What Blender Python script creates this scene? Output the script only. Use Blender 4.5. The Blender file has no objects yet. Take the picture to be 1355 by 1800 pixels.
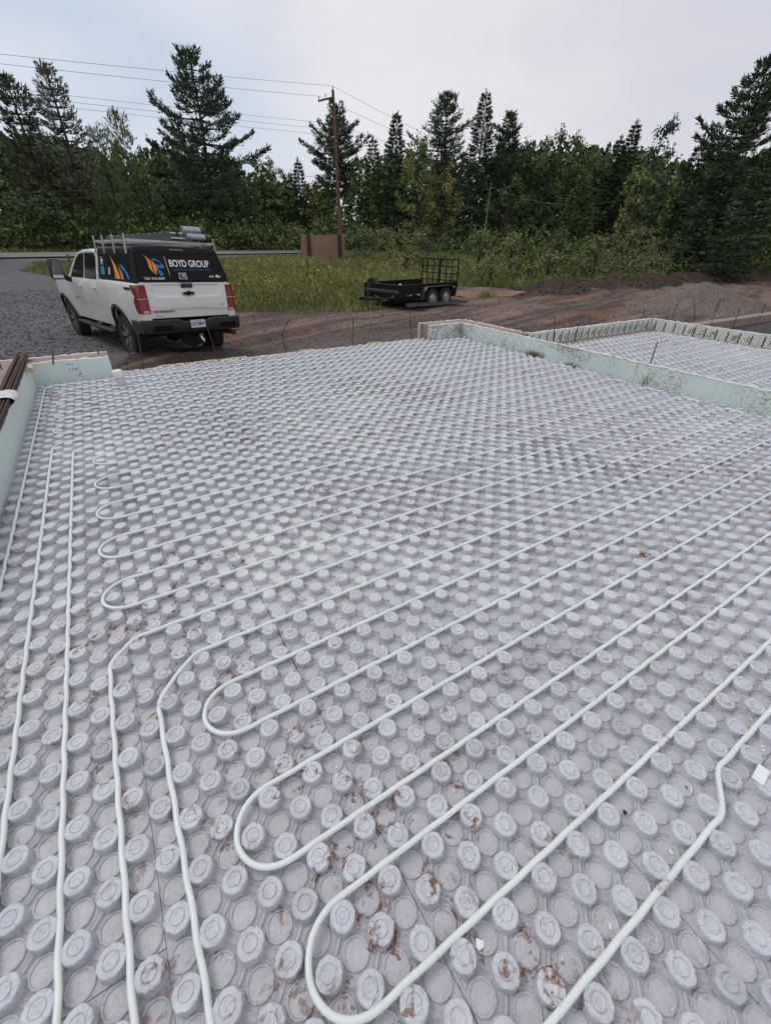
import bpy, bmesh, math, random
import numpy as np
from mathutils import Vector, Matrix
random.seed(7)
rng = np.random.default_rng(11)
scene = bpy.context.scene
COL = scene.collection
PI = math.pi

# ------------------------------------------------------------------ camera
CAMP = np.array([-0.70934, -1.41333, 1.55866])
def cam_axes():
    p, r, y = 0.575855, 0.0151084, 0.559361
    F = np.array([math.sin(y)*math.cos(p), math.cos(y)*math.cos(p), -math.sin(p)])
    R = np.array([math.cos(y), -math.sin(y), 0.0]); U = np.cross(R, F)
    return R*math.cos(r)+U*math.sin(r), -R*math.sin(r)+U*math.cos(r), F
CR, CU, CF = cam_axes()
cd = bpy.data.cameras.new('camera'); cam = bpy.data.objects.new('camera', cd); COL.objects.link(cam)
cam.matrix_world = Matrix(((CR[0], CU[0], -CF[0], CAMP[0]), (CR[1], CU[1], -CF[1], CAMP[1]), (CR[2], CU[2], -CF[2], CAMP[2]), (0, 0, 0, 1)))
cd.sensor_fit = 'VERTICAL'; cd.sensor_height = 24.0; cd.sensor_width = 24.0
cd.lens = 730.02/1800*24.0
cd.clip_start = 0.05; cd.clip_end = 3000
scene.camera = cam
def at(x, y, D):
    """point seen at photo pixel (x, y) standing D metres away on the ground plan"""
    d = CF + CR*(x-677.5)/730.02 - CU*(y-900)/730.02
    return CAMP + d*D/math.hypot(d[0], d[1])
def up(x, y, z):
    d = CF + CR*(x-677.5)/730.02 - CU*(y-900)/730.02
    return CAMP + d*(z-CAMP[2])/d[2]

# ------------------------------------------------------------------ sky, sun, exposure
SUN_EL, SUN_AZ = 52.0, -35.0      # azimuth clockwise from +Y
world = bpy.data.worlds.new('World'); scene.world = world; world.use_nodes = True
wt = world.node_tree; wt.nodes.clear()
def wn(t, **k):
    n = wt.nodes.new(t)
    for a, b in k.items(): setattr(n, a, b)
    return n
wo = wn('ShaderNodeOutputWorld')
sky = wn('ShaderNodeTexSky', sky_type='NISHITA'); sky.sun_disc = False
sky.sun_elevation = math.radians(SUN_EL); sky.sun_rotation = math.radians(SUN_AZ)
bg1 = wn('ShaderNodeBackground'); bg1.inputs[1].default_value = 0.085
wt.links.new(sky.outputs[0], bg1.inputs[0])
tc = wn('ShaderNodeTexCoord')
mp = wn('ShaderNodeMapping'); mp.inputs['Scale'].default_value = (1.0, 1.0, 2.6)
mp.inputs['Location'].default_value = (1.35, 0.6, 0.2)
wt.links.new(tc.outputs['Generated'], mp.inputs[0])
nz = wn('ShaderNodeTexNoise'); nz.inputs['Scale'].default_value = 1.9; nz.inputs['Detail'].default_value = 7.0; nz.inputs['Roughness'].default_value = 0.5
nz.inputs['Distortion'].default_value = 0.15
wt.links.new(mp.outputs[0], nz.inputs['Vector'])
rp = wn('ShaderNodeValToRGB')
e = rp.color_ramp.elements
e[0].position = 0.38; e[0].color = (0.60, 0.655, 0.75, 1)
e[1].position = 0.66; e[1].color = (0.93, 0.89, 0.895, 1)
m_ = rp.color_ramp.elements.new(0.50); m_.color = (0.745, 0.745, 0.785, 1)
wt.links.new(nz.outputs['Fac'], rp.inputs[0])
# bluer low down to the left of the view, greyer towards the right
dotn = wn('ShaderNodeVectorMath', operation='DOT_PRODUCT'); dotn.inputs[1].default_value = (math.sin(math.radians(4)), math.cos(math.radians(4)), -0.1)
wt.links.new(tc.outputs['Generated'], dotn.inputs[0])
mr = wn('ShaderNodeMapRange'); mr.inputs[1].default_value = 0.80; mr.inputs[2].default_value = 1.0; mr.inputs[3].default_value = 0.0; mr.inputs[4].default_value = 0.6
wt.links.new(dotn.outputs['Value'], mr.inputs[0])
mx = wn('ShaderNodeMix', data_type='RGBA'); mx.inputs[7].default_value = (0.53, 0.635, 0.80, 1)
wt.links.new(mr.outputs[0], mx.inputs[0]); wt.links.new(rp.outputs[0], mx.inputs[6])
dot2 = wn('ShaderNodeVectorMath', operation='DOT_PRODUCT'); dot2.inputs[1].default_value = (math.sin(math.radians(72)), math.cos(math.radians(72)), 0.1)
wt.links.new(tc.outputs['Generated'], dot2.inputs[0])
mr2_ = wn('ShaderNodeMapRange'); mr2_.inputs[1].default_value = 0.60; mr2_.inputs[2].default_value = 1.0; mr2_.inputs[3].default_value = 0.0; mr2_.inputs[4].default_value = 0.75
wt.links.new(dot2.outputs['Value'], mr2_.inputs[0])
mx2 = wn('ShaderNodeMix', data_type='RGBA'); mx2.inputs[7].default_value = (0.70, 0.675, 0.735, 1)
wt.links.new(mr2_.outputs[0], mx2.inputs[0]); wt.links.new(mx.outputs[2], mx2.inputs[6])
# two brighter billows in the overcast
nz2 = wn('ShaderNodeTexNoise'); nz2.inputs['Scale'].default_value = 7.0; nz2.inputs['Detail'].default_value = 6.0
wt.links.new(tc.outputs['Generated'], nz2.inputs['Vector'])
last = mx2.outputs[2]
nrm = wn('ShaderNodeVectorMath', operation='NORMALIZE'); wt.links.new(tc.outputs['Generated'], nrm.inputs[0])
for dvec, c0, amt in (((0.5118, 0.8174, 0.2644), .975, .6), ((0.7226, 0.6663, 0.1839), .985, .3)):
    dn = wn('ShaderNodeVectorMath', operation='DOT_PRODUCT'); dn.inputs[1].default_value = dvec; wt.links.new(nrm.outputs[0], dn.inputs[0])
    ad_ = wn('ShaderNodeMath', operation='MULTIPLY_ADD'); wt.links.new(nz2.outputs['Fac'], ad_.inputs[0]); ad_.inputs[1].default_value = .05; wt.links.new(dn.outputs['Value'], ad_.inputs[2])
    mm = wn('ShaderNodeMapRange'); mm.interpolation_type = 'SMOOTHSTEP'; mm.inputs[1].default_value = c0+.025; mm.inputs[2].default_value = c0+.05; mm.inputs[4].default_value = amt; wt.links.new(ad_.outputs[0], mm.inputs[0])
    mxx_ = wn('ShaderNodeMix', data_type='RGBA'); mxx_.inputs[7].default_value = (0.86, 0.825, 0.84, 1); wt.links.new(mm.outputs[0], mxx_.inputs[0]); wt.links.new(last, mxx_.inputs[6]); last = mxx_.outputs[2]
bg2 = wn('ShaderNodeBackground'); bg2.inputs[1].default_value = 1.0
wt.links.new(last, bg2.inputs[0])
ms = wn('ShaderNodeMixShader'); ms.inputs[0].default_value = 0.88     # thick cloud cover over the clear sky
wt.links.new(bg1.outputs[0], ms.inputs[1]); wt.links.new(bg2.outputs[0], ms.inputs[2]); wt.links.new(ms.outputs[0], wo.inputs[0])
sl = bpy.data.lights.new('sun', 'SUN'); sl.energy = 0.9; sl.angle = math.radians(24); sl.color = (1.0, 0.96, 0.91)
sun = bpy.data.objects.new('sun', sl); COL.objects.link(sun)
sd = Vector((math.sin(math.radians(SUN_AZ))*math.cos(math.radians(SUN_EL)), math.cos(math.radians(SUN_AZ))*math.cos(math.radians(SUN_EL)), math.sin(math.radians(SUN_EL))))
sun.rotation_euler = (-sd).to_track_quat('-Z', 'Y').to_euler(); sun.location = (0, 0, 30)
scene.view_settings.view_transform = 'Standard'; scene.view_settings.look = 'None'
scene.view_settings.exposure = 0.08; scene.view_settings.gamma = 1.0; scene.view_settings.use_curve_mapping = False

# ------------------------------------------------------------------ helpers
def link_in(nt, a, b): nt.links.new(a, b)
def mat(name, c, rough=0.6, metal=0.0, c2=None, nscale=5.0, amt=1.0, bump=0.0, bscale=40.0, spec=0.5, coat=0.0, island=0.0, coords='Object', detail=5.0, bdist=0.01, stain=None):
    """procedural material; c..c2 mixed by noise, random per leaf / piece (island), bump"""
    m = bpy.data.materials.new(name); m.use_nodes = True; nt = m.node_tree; n = nt.nodes
    b = n['Principled BSDF']; b.inputs['Roughness'].default_value = rough; b.inputs['Metallic'].default_value = metal
    b.inputs['Specular IOR Level'].default_value = spec; b.inputs['Coat Weight'].default_value = coat
    b.inputs['Base Color'].default_value = (*c, 1)
    tcn = n.new('ShaderNodeTexCoord'); co = tcn.outputs[coords]
    if coords == 'World':
        pass
    last = None
    if c2 is not None:
        nn = n.new('ShaderNodeTexNoise'); nn.inputs['Scale'].default_value = nscale; nn.inputs['Detail'].default_value = detail; nn.inputs['Roughness'].default_value = 0.62
        nt.links.new(co, nn.inputs['Vector'])
        r = n.new('ShaderNodeMapRange'); r.inputs[1].default_value = 0.32; r.inputs[2].default_value = 0.68; r.inputs[4].default_value = amt
        nt.links.new(nn.outputs['Fac'], r.inputs[0])
        x = n.new('ShaderNodeMix'); x.data_type = 'RGBA'; x.inputs[6].default_value = (*c, 1); x.inputs[7].default_value = (*c2, 1)
        nt.links.new(r.outputs[0], x.inputs[0]); last = x.outputs[2]
    if stain is not None:     # (colour, scale, threshold, softness)
        nn = n.new('ShaderNodeTexNoise'); nn.inputs['Scale'].default_value = stain[1]; nn.inputs['Detail'].default_value = 7; nn.inputs['Roughness'].default_value = 0.7
        nt.links.new(co, nn.inputs['Vector'])
        r = n.new('ShaderNodeMapRange'); r.inputs[1].default_value = stain[2]; r.inputs[2].default_value = stain[2]+stain[3]
        nt.links.new(nn.outputs['Fac'], r.inputs[0])
        x = n.new('ShaderNodeMix'); x.data_type = 'RGBA'; x.inputs[7].default_value = (*stain[0], 1)
        if last is None: x.inputs[6].default_value = (*c, 1)
        else: nt.links.new(last, x.inputs[6])
        nt.links.new(r.outputs[0], x.inputs[0]); last = x.outputs[2]
    if island > 0:
        g = n.new('ShaderNodeNewGeometry'); h = n.new('ShaderNodeHueSaturation')
        r = n.new('ShaderNodeMapRange'); r.inputs[3].default_value = 1-island; r.inputs[4].default_value = 1+island
        nt.links.new(g.outputs['Random Per Island'], r.inputs[0]); nt.links.new(r.outputs[0], h.inputs['Value'])
        r2 = n.new('ShaderNodeMapRange'); r2.inputs[3].default_value = 0.5-0.03*island; r2.inputs[4].default_value = 0.5+0.035*island
        mlt = n.new('ShaderNodeMath'); mlt.operation = 'MULTIPLY'; mlt.inputs[1].default_value = 7.31
        fr = n.new('ShaderNodeMath'); fr.operation = 'FRACT'
        nt.links.new(g.outputs['Random Per Island'], mlt.inputs[0]); nt.links.new(mlt.outputs[0], fr.inputs[0]); nt.links.new(fr.outputs[0], r2.inputs[0])
        nt.links.new(r2.outputs[0], h.inputs['Hue'])
        if last is None: h.inputs['Color'].default_value = (*c, 1)
        else: nt.links.new(last, h.inputs['Color'])
        last = h.outputs[0]
    if last is not None: nt.links.new(last, b.inputs['Base Color'])
    if bump > 0:
        nn = n.new('ShaderNodeTexNoise'); nn.inputs['Scale'].default_value = bscale; nn.inputs['Detail'].default_value = 6; nn.inputs['Roughness'].default_value = 0.6
        nt.links.new(co, nn.inputs['Vector'])
        bp = n.new('ShaderNodeBump'); bp.inputs['Strength'].default_value = bump; bp.inputs['Distance'].default_value = bdist
        nt.links.new(nn.outputs['Fac'], bp.inputs['Height']); nt.links.new(bp.outputs[0], b.inputs['Normal'])
    return m

def tag(o, label=None, cat=None, group=None, kind=None):
    if label: o['label'] = label
    if cat: o['category'] = cat
    if group: o['group'] = group
    if kind: o['kind'] = kind
    return o
def empty(name, loc=(0, 0, 0), rot=(0, 0, 0), label=None, cat=None, group=None, kind=None, parent=None):
    o = bpy.data.objects.new(name, None); COL.objects.link(o); o.location = loc; o.rotation_euler = rot
    o.empty_display_size = 0.2
    if parent: o.parent = parent
    return tag(o, label, cat, group, kind)
def obj(name, mesh, parent=None, loc=(0, 0, 0), rot=(0, 0, 0)):
    o = bpy.data.objects.new(name, mesh); COL.objects.link(o); o.location = loc; o.rotation_euler = rot
    if parent: o.parent = parent
    return o
def np_mesh(name, V, Fq, m=None, smooth=False):
    """V (n,3); Fq (k,3|4) integer array"""
    me = bpy.data.meshes.new(name); V = np.asarray(V, np.float32); Fq = np.asarray(Fq, np.int32)
    k, c = Fq.shape
    me.vertices.add(len(V)); me.vertices.foreach_set('co', V.ravel())
    me.loops.add(k*c); me.loops.foreach_set('vertex_index', Fq.ravel())
    me.polygons.add(k); me.polygons.foreach_set('loop_start', np.arange(0, k*c, c, dtype=np.int32))
    me.update(calc_edges=True)
    if smooth: me.polygons.foreach_set('use_smooth', np.ones(k, bool))
    if m: me.materials.append(m)
    return me
class MB:
    def __init__(s): s.v = []; s.f = []
    def add(s, vs, fs):
        o = len(s.v); s.v += [tuple(map(float, q)) for q in vs]; s.f += [tuple(o+i for i in q) for q in fs]; return s
    def box(s, x0, y0, z0, x1, y1, z1):
        return s.add([(x0, y0, z0), (x1, y0, z0), (x1, y1, z0), (x0, y1, z0), (x0, y0, z1), (x1, y0, z1), (x1, y1, z1), (x0, y1, z1)],
                     [(3, 2, 1, 0), (4, 5, 6, 7), (0, 1, 5, 4), (1, 2, 6, 5), (2, 3, 7, 6), (3, 0, 4, 7)])
    def bevbox(s, x0, y0, z0, x1, y1, z1, r):
        # box with chamfered edges (three nested slabs hull)
        P = []
        for z, k in ((z0, r), (z0+r, 0), (z1-r, 0), (z1, r)):
            a0, a1, b0, b1 = x0+k, x1-k, y0+k, y1-k
            P += [(a0+r*(k == 0), b0, z), (a1-r*(k == 0), b0, z), (a1, b0+r*(k == 0), z), (a1, b1-r*(k == 0), z), (a1-r*(k == 0), b1, z), (a0+r*(k == 0), b1, z), (a0, b1-r*(k == 0), z), (a0, b0+r*(k == 0), z)]
        F = []
        for L in range(3):
            for i in range(8):
                j = (i+1) % 8; F.append((L*8+i, L*8+j, L*8+8+j, L*8+8+i))
        F.append(tuple(reversed(range(8)))); F.append(tuple(24+i for i in range(8)))
        return s.add(P, F)
    def tube(s, pts, r, n=8, cap=True, r1=None, up=(0, 0, 1)):
        pts = [Vector(p) for p in pts]; N = len(pts); V = []; Fc = []
        for i, p in enumerate(pts):
            t = (pts[min(i+1, N-1)]-pts[max(i-1, 0)]).normalized()
            u = Vector(up)
            if abs(t.dot(u)) > 0.95: u = Vector((1, 0, 0))
            a = t.cross(u).normalized(); b = a.cross(t).normalized()
            rr = r if r1 is None else r+(r1-r)*i/(N-1)
            if isinstance(rr, (list, tuple)): rr = rr[i]
            for k in range(n):
                q = 2*PI*k/n; V.append(p+a*math.cos(q)*rr+b*math.sin(q)*rr)
        for i in range(N-1):
            for k in range(n):
                k2 = (k+1) % n; Fc.append((i*n+k, i*n+k2, (i+1)*n+k2, (i+1)*n+k))
        if cap: Fc.append(tuple(reversed(range(n)))); Fc.append(tuple((N-1)*n+k for k in range(n)))
        return s.add(V, Fc)
    def lathe(s, prof, n=16, c=(0, 0, 0), axis='z', cap0=False, cap1=False):
        V = []; Fc = []
        for (r, h) in prof:
            for k in range(n):
                q = 2*PI*k/n; x, y = r*math.cos(q), r*math.sin(q)
                if axis == 'z': p = (x, y, h)
                elif axis == 'y': p = (y, h, x)
                else: p = (h, x, y)
                V.append((p[0]+c[0], p[1]+c[1], p[2]+c[2]))
        for i in range(len(prof)-1):
            for k in range(n):
                k2 = (k+1) % n; Fc.append((i*n+k, i*n+k2, (i+1)*n+k2, (i+1)*n+k))
        if cap0: Fc.append(tuple(reversed(range(n))))
        if cap1: Fc.append(tuple((len(prof)-1)*n+k for k in range(n)))
        return s.add(V, Fc)
    def prism(s, poly, fn, d0, d1):
        """poly 2-D outline; fn(u,v,d)->xyz; extruded d0..d1"""
        n = len(poly); V = [fn(u, v, d0) for u, v in poly]+[fn(u, v, d1) for u, v in poly]
        F = [tuple(range(n)), tuple(reversed(range(n, 2*n)))]+[(i, i+n, (i+1) % n+n, (i+1) % n) for i in range(n)]
        return s.add(V, F)
    def mesh(s, name, m=None, smooth=False, fix=True):
        me = bpy.data.meshes.new(name); me.from_pydata(s.v, [], s.f)
        if fix:
            bm = bmesh.new(); bm.from_mesh(me); bmesh.ops.recalc_face_normals(bm, faces=bm.faces); bm.to_mesh(me); bm.free()
        me.update()
        if smooth:
            me.polygons.foreach_set('use_smooth', np.ones(len(me.polygons), bool))
            if hasattr(me, 'set_sharp_from_angle'): me.set_sharp_from_angle(angle=math.radians(38))
        if m: me.materials.append(m)
        return me
    def obj(s, name, m, parent=None, smooth=False, loc=(0, 0, 0), rot=(0, 0, 0)):
        return obj(name, s.mesh(name, m, smooth), parent, loc, rot)
# value noise
_T = rng.random((256, 256))
def vnoise(x, y):
    x = np.asarray(x, float); y = np.asarray(y, float)
    xi = np.floor(x).astype(int); yi = np.floor(y).astype(int); fx = x-xi; fy = y-yi
    fx = fx*fx*(3-2*fx); fy = fy*fy*(3-2*fy)
    g = lambda a, b: _T[a & 255, b & 255]
    return (g(xi, yi)*(1-fx)+g(xi+1, yi)*fx)*(1-fy)+(g(xi, yi+1)*(1-fx)+g(xi+1, yi+1)*fx)*fy
def fbm(x, y, o=4):
    s = 0; a = 0.5
    for k in range(o): s = s+a*vnoise(x*2**k+17*k, y*2**k+31*k); a *= 0.5
    return s/(1-0.5**o)
def sstep(a, b, x):
    t = np.clip((x-a)/(b-a), 0, 1); return t*t*(3-2*t)

# ------------------------------------------------------------------ terrain
RA = np.array([-5.17, 38.34]); RD = np.array([0.9763, 0.2164]); RD = RD/np.linalg.norm(RD); RN = np.array([-RD[1], RD[0]])
TRK = (0.523, 9.827, -0.653, 1.827, -0.021, 0.037)     # pickup: x, y, z, heading, pitch, roll
def road_sz(x, y):
    s = -((x-RA[0])*RN[0]+(y-RA[1])*RN[1]); t = (x-RA[0])*RD[0]+(y-RA[1])*RD[1]
    return s, 0.36+0.45*np.clip(t/58, -0.3, 1.4)
GRASS = [(-7, 60), (-5.6, 44), (-3.4, 37.5), (-3.6, 30), (-1.5, 24), (1.2, 18.6), (3.4, 15.6), (5.1, 14.5), (6.9, 14.2), (8.1, 13.9), (9.3, 14.0), (11, 14.3), (12.6, 14.6), (13.4, 15.2),
         (12.9, 17), (14.5, 19.5), (18, 20.2), (21, 17.5), (24, 17.3), (30, 18), (44, 17), (70, 17), (90, 60)]
def inpoly(x, y, P):
    r = np.zeros(np.shape(x), bool); n = len(P)
    for i in range(n):
        x0, y0 = P[i]; x1, y1 = P[(i+1) % n]
        if y0 == y1: continue
        c = ((y0 > y) != (y1 > y)) & (x < (x1-x0)*(y-y0)/(y1-y0)+x0); r ^= c
    return r
def grass_mask(x, y):
    jx = x+(fbm(x*0.7, y*0.7, 3)-0.5)*1.8; jy = y+(fbm(x*0.7+50, y*0.7, 3)-0.5)*1.8
    s, zr = road_sz(x, y)
    return (inpoly(jx, jy, GRASS) & (s > 1.2)) | (s < -11)
def gz(x, y, fine=True):
    x = np.asarray(x, float); y = np.asarray(y, float)
    s, zr = road_sz(x, y)
    rise = 1-sstep(3, 21, s)
    z = -0.62+(zr-0.12+0.62)*rise
    z = np.where(s < 0, np.where(s > -11, zr-0.06+0.012*(-s), zr+0.07+0.012*np.clip(-s-11, 0, 80)), z)
    # plane under the pickup
    h = TRK[3]; a = (x-TRK[0])*math.cos(h)+(y-TRK[1])*math.sin(h); b = -(x-TRK[0])*math.sin(h)+(y-TRK[1])*math.cos(h)
    zp = TRK[2]+a*TRK[4]+b*TRK[5]
    w = np.exp(-((a-2)/4.5)**4-(b/2.6)**4)
    if fine:
        g = fbm(x*0.35, y*0.35, 4)-0.5
        z = z+g*0.16*(1-sstep(-12, 0, -np.abs(s)))*1.0*(1-w)
    z = z*(1-w)+zp*w
    # gravel mound, peat bank, mud hole
    d = np.hypot((x-21.7)/3.3, (y-8.7)/2.6); z = z+0.98*np.clip(1-d, 0, 1)**0.85*(0.92+0.16*fbm(x*2, y*2, 3))
    rb = 17.0+1.2*(fbm(x*0.2, 3.3+x*0, 3)-0.5)*2
    bank = np.exp(-((y-rb)/1.25)**2)*sstep(19, 22.5, x)*(1-sstep(60, 70, x))
    z = z+bank*(0.22+.62*fbm(x*0.5, y*0.6, 3))
    bank2 = np.exp(-((y-14.9)/0.9)**2-((x-19.6)/2.6)**2); z = z+bank2*0.28*fbm(x*1.3, y*1.3, 3)
    pd = ((x-16.9)/2.9)**2+((y-17.0)/1.55)**2; z = np.where(pd < 1.25, z*(1-np.clip((1.25-pd)*2, 0, 1))+(-.80)*np.clip((1.25-pd)*2, 0, 1), z)
    return z
def zone(x, y):
    """0 gravel, 1 dirt, 2 grass soil, 3 peat, 4 road shoulder"""
    g = grass_mask(x, y)
    n = fbm(x*0.6, y*0.6, 4)-0.5
    dirt = (x+n*2.0 > -0.5+0.28*(y-9.0)) & (y < 30)
    dirt |= (y+n*1.0 < 8.0) & (x > -1.6)
    k = np.where(dirt, 1, 0); k = np.where(g, 2, k)
    bank = (np.abs(y-17.0) < 2.2+n*2) & (x > 19.6) & (x < 64)
    bank |= np.hypot((x-19.6)/2.8, (y-14.9)/1.0) < 1+n
    k = np.where(bank, 3, k)
    return k
def build_ground():
    th = np.concatenate([np.linspace(-55, 100, 470), np.linspace(103, 302, 60)])*PI/180
    rr = [1.2]
    while rr[-1] < 1500: rr.append(rr[-1]*(1.0115 if 6 < rr[-1] < 70 else 1.05))
    rr = np.array(rr); T, Rr = np.meshgrid(th, rr)
    X = CAMP[0]+np.sin(T)*Rr; Y = CAMP[1]+np.cos(T)*Rr
    Z = gz(X, Y); zn = zone(X, Y)
    s, zr = road_sz(X, Y)
    near = 1-sstep(30, 60, Rr)
    # tyre ruts in the dirt and lumps
    v = (Y-0.28*X+1.6*(fbm(X*0.12, Y*0.12, 2)-0.5))
    ruts = np.abs(vnoise(X*0.35, v*2.1)-0.5)*2
    lump = fbm(X*2.3, Y*2.3, 4)-0.5
    dm = (zn == 1)*near
    Z += dm*(0.15*(ruts-0.5)*fbm(X*0.3+9, Y*0.3, 2)*1.3+0.03*lump)
    Z += (zn == 3)*near*(0.12*lump+0.06*(fbm(X*5, Y*5, 3)-0.5))
    Z += (zn == 0)*near*0.018*(fbm(X*6, Y*6, 3)-0.5)
    h = TRK[3]
    # churned soil thrown up round the rear wheels
    for aa, bb in ((-0.35, 0.85), (-0.5, -0.85), (-0.75, 0.2)):
        wx = TRK[0]+aa*math.cos(h)-bb*math.sin(h); wy = TRK[1]+aa*math.sin(h)+bb*math.cos(h)
        dd = np.hypot(X-wx, Y-wy); Z += 0.12*np.exp(-(dd/0.55)**2)*(0.5+fbm(X*4, Y*4, 3))*(1-np.exp(-((dd-0.15)/0.1)**2)*0)
    Z = np.where(np.hypot(X-1.5, Y-1) < 5.2, np.minimum(Z, -0.66), Z)
    nr, nt_ = X.shape
    V = np.stack([X, Y, Z], -1).reshape(-1, 3)
    i = np.arange(nr-1)[:, None]*nt_; j = np.arange(nt_)[None, :]; j2 = (j+1) % nt_
    Fq = np.stack([i+j, i+j2, i+nt_+j2, i+nt_+j], -1).reshape(-1, 4)[:, ::-1]
    me = np_mesh('ground', V, Fq, None, True)
    # kinds of soil as a colour attribute (base colour of each soil, not light)
    c = np.zeros((len(V), 4), np.float32); c[:, 3] = 1
    zf = zn.ravel(); x, y = X.ravel(), Y.ravel()
    n1 = fbm(x*1.3, y*1.3, 4)[:, None]; n2 = fbm(x*0.25+7, y*0.25, 3)[:, None]
    gravel = np.array([.135, .130, .138])*(0.8+0.4*n1)
    dirt = np.array([.155, .112, .098])*(0.65+0.7*n1)+np.array([.045, .03, .026])*(n2-.5)
    vv = y-0.28*x+1.6*(fbm(x*0.12, y*0.12, 2)-0.5); st = vnoise(x*0.22+3, vv*3.1)[:, None]*.6+vnoise(x*.5, vv*6.3)[:, None]*.4
    dirt = dirt*(.55+.85*sstep(.25, .72, st))     # wet and dry streaks left by tyres
    red = np.clip((fbm(x*0.5+3, y*0.9+8, 4)[:, None]-0.63)*5, 0, .6)
    dirt = dirt*(1-red)+np.array([.22, .10, .055])*red
    gs = np.array([.055, .055, .022])*(0.7+0.6*n1)
    peat = np.array([.062, .040, .031])*(0.6+0.8*n1); pr = np.clip((n2-.5)*4, 0, 1)*(x > 40)[:, None]*.6; peat = peat*(1-pr)+np.array([.14, .075, .05])*pr
    cc = np.where((zf == 0)[:, None], gravel, np.where((zf == 1)[:, None], dirt, np.where((zf == 2)[:, None], gs, peat)))
    md = (np.hypot((x-21.7)/3.4, (y-8.7)/2.7) < 1.0)[:, None]
    cc = np.where(md, np.array([.175, .142, .125])*(0.85+.3*n1), cc)
    gp = np.clip(1-np.hypot((x-4.2)/3.6, (y-9.0)/1.3), 0, 1)[:, None]; gp = np.clip(gp*3, 0, 1)*(n1 > .35)
    cc = cc*(1-gp*.7)+np.array([.12, .11, .10])*gp*.7
    ss, _ = road_sz(x, y)
    # gravel shoulders
    sh = ((ss > 0) & (ss < 2.0) | (ss < -8.6) & (ss > -11))[:, None]*(fbm(x*0.8, y*0.8, 3)[:, None] > .3)
    cc = np.where(sh, np.array([.17, .15, .14])*(0.8+.4*n1), cc)
    dw = ((x < -5.2) & (ss > 0) & (ss < 14))[:, None]*0.8      # driveway mouth, paler
    cc = cc*(1-dw)+np.array([.13, .105, .10])*(0.8+.4*n1)*dw
    c[:, :3] = np.clip(cc, 0.01, 1)
    ca = me.color_attributes.new('soil', 'FLOAT_COLOR', 'POINT'); ca.data.foreach_set('color', c.ravel())
    m = bpy.data.materials.new('soil'); m.use_nodes = True; nt = m.node_tree; n = nt.nodes; b = n['Principled BSDF']
    b.inputs['Roughness'].default_value = 0.93; b.inputs['Specular IOR Level'].default_value = 0.25
    at_ = n.new('ShaderNodeAttribute'); at_.attribute_name = 'soil'
    tcn = n.new('ShaderNodeTexCoord')
    vo = n.new('ShaderNodeTexVoronoi'); vo.inputs['Scale'].default_value = 46; nt.links.new(tcn.outputs['Object'], vo.inputs['Vector'])
    n2_ = n.new('ShaderNodeTexNoise'); n2_.inputs['Scale'].default_value = 9; n2_.inputs['Detail'].default_value = 8; n2_.inputs['Roughness'].default_value = .75
    nt.links.new(tcn.outputs['Object'], n2_.inputs['Vector'])
    sep = n.new('ShaderNodeSeparateColor'); nt.links.new(vo.outputs['Color'], sep.inputs[0])
    mr1 = n.new('ShaderNodeMapRange'); mr1.inputs[3].default_value = .62; mr1.inputs[4].default_value = 1.45; nt.links.new(sep.outputs[0], mr1.inputs[0])
    mr2 = n.new('ShaderNodeMapRange'); mr2.inputs[1].default_value = .3; mr2.inputs[2].default_value = .7; mr2.inputs[3].default_value = .7; mr2.inputs[4].default_value = 1.3; nt.links.new(n2_.outputs['Fac'], mr2.inputs[0])
    mu = n.new('ShaderNodeMath'); mu.operation = 'MULTIPLY'; nt.links.new(mr1.outputs[0], mu.inputs[0]); nt.links.new(mr2.outputs[0], mu.inputs[1])
    vm = n.new('ShaderNodeVectorMath'); vm.operation = 'SCALE'; nt.links.new(at_.outputs['Color'], vm.inputs[0]); nt.links.new(mu.outputs[0], vm.inputs['Scale'])
    nt.links.new(vm.outputs[0], b.inputs['Base Color'])
    ad = n.new('ShaderNodeMath'); ad.operation = 'ADD'; nt.links.new(sep.outputs[0], ad.inputs[0]); nt.links.new(n2_.outputs['Fac'], ad.inputs[1])
    bp = n.new('ShaderNodeBump'); bp.inputs['Strength'].default_value = .7; bp.inputs['Distance'].default_value = .025
    nt.links.new(ad.outputs[0], bp.inputs['Height']); nt.links.new(bp.outputs[0], b.inputs['Normal'])
    me.materials.append(m)
    o = obj('ground', me); tag(o, kind='structure')
build_ground()
# loose stones on the gravel yard and clods on the dirt
def pebbles(name, n, area, sz, m, want, label):
    P = []
    k = 0
    icoV = np.array([(0, 0, 1), (.9, 0, .25), (.28, .85, .25), (-.72, .53, .25), (-.72, -.53, .25), (.28, -.85, .25), (0, 0, -.5)])
    icoF = np.array([(0, 1, 2), (0, 2, 3), (0, 3, 4), (0, 4, 5), (0, 5, 1), (6, 2, 1), (6, 3, 2), (6, 4, 3), (6, 5, 4), (6, 1, 5)])
    x = rng.uniform(area[0], area[1], n); y = rng.uniform(area[2], area[3], n)
    zn = zone(x, y); ok = np.isin(zn, want); x, y = x[ok], y[ok]; n = len(x)
    s = sz[0]+(sz[1]-sz[0])*rng.random(n)**3; a = rng.uniform(0, 2*PI, n)
    z = gz(x, y)
    V = icoV[None]*s[:, None, None]*(0.75+0.5*rng.random((n, 7, 3)))
    ca, sa = np.cos(a)[:, None], np.sin(a)[:, None]
    Vx = V[..., 0]*ca-V[..., 1]*sa+x[:, None]; Vy = V[..., 0]*sa+V[..., 1]*ca+y[:, None]; Vz = V[..., 2]*.7+z[:, None]+s[:, None]*.1
    F = icoF[None]+(np.arange(n)*7)[:, None, None]
    o = obj(name, np_mesh(name, np.stack([Vx, Vy, Vz], -1).reshape(-1, 3), F.reshape(-1, 3), m)); tag(o, label, 'stones', kind='stuff')
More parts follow.
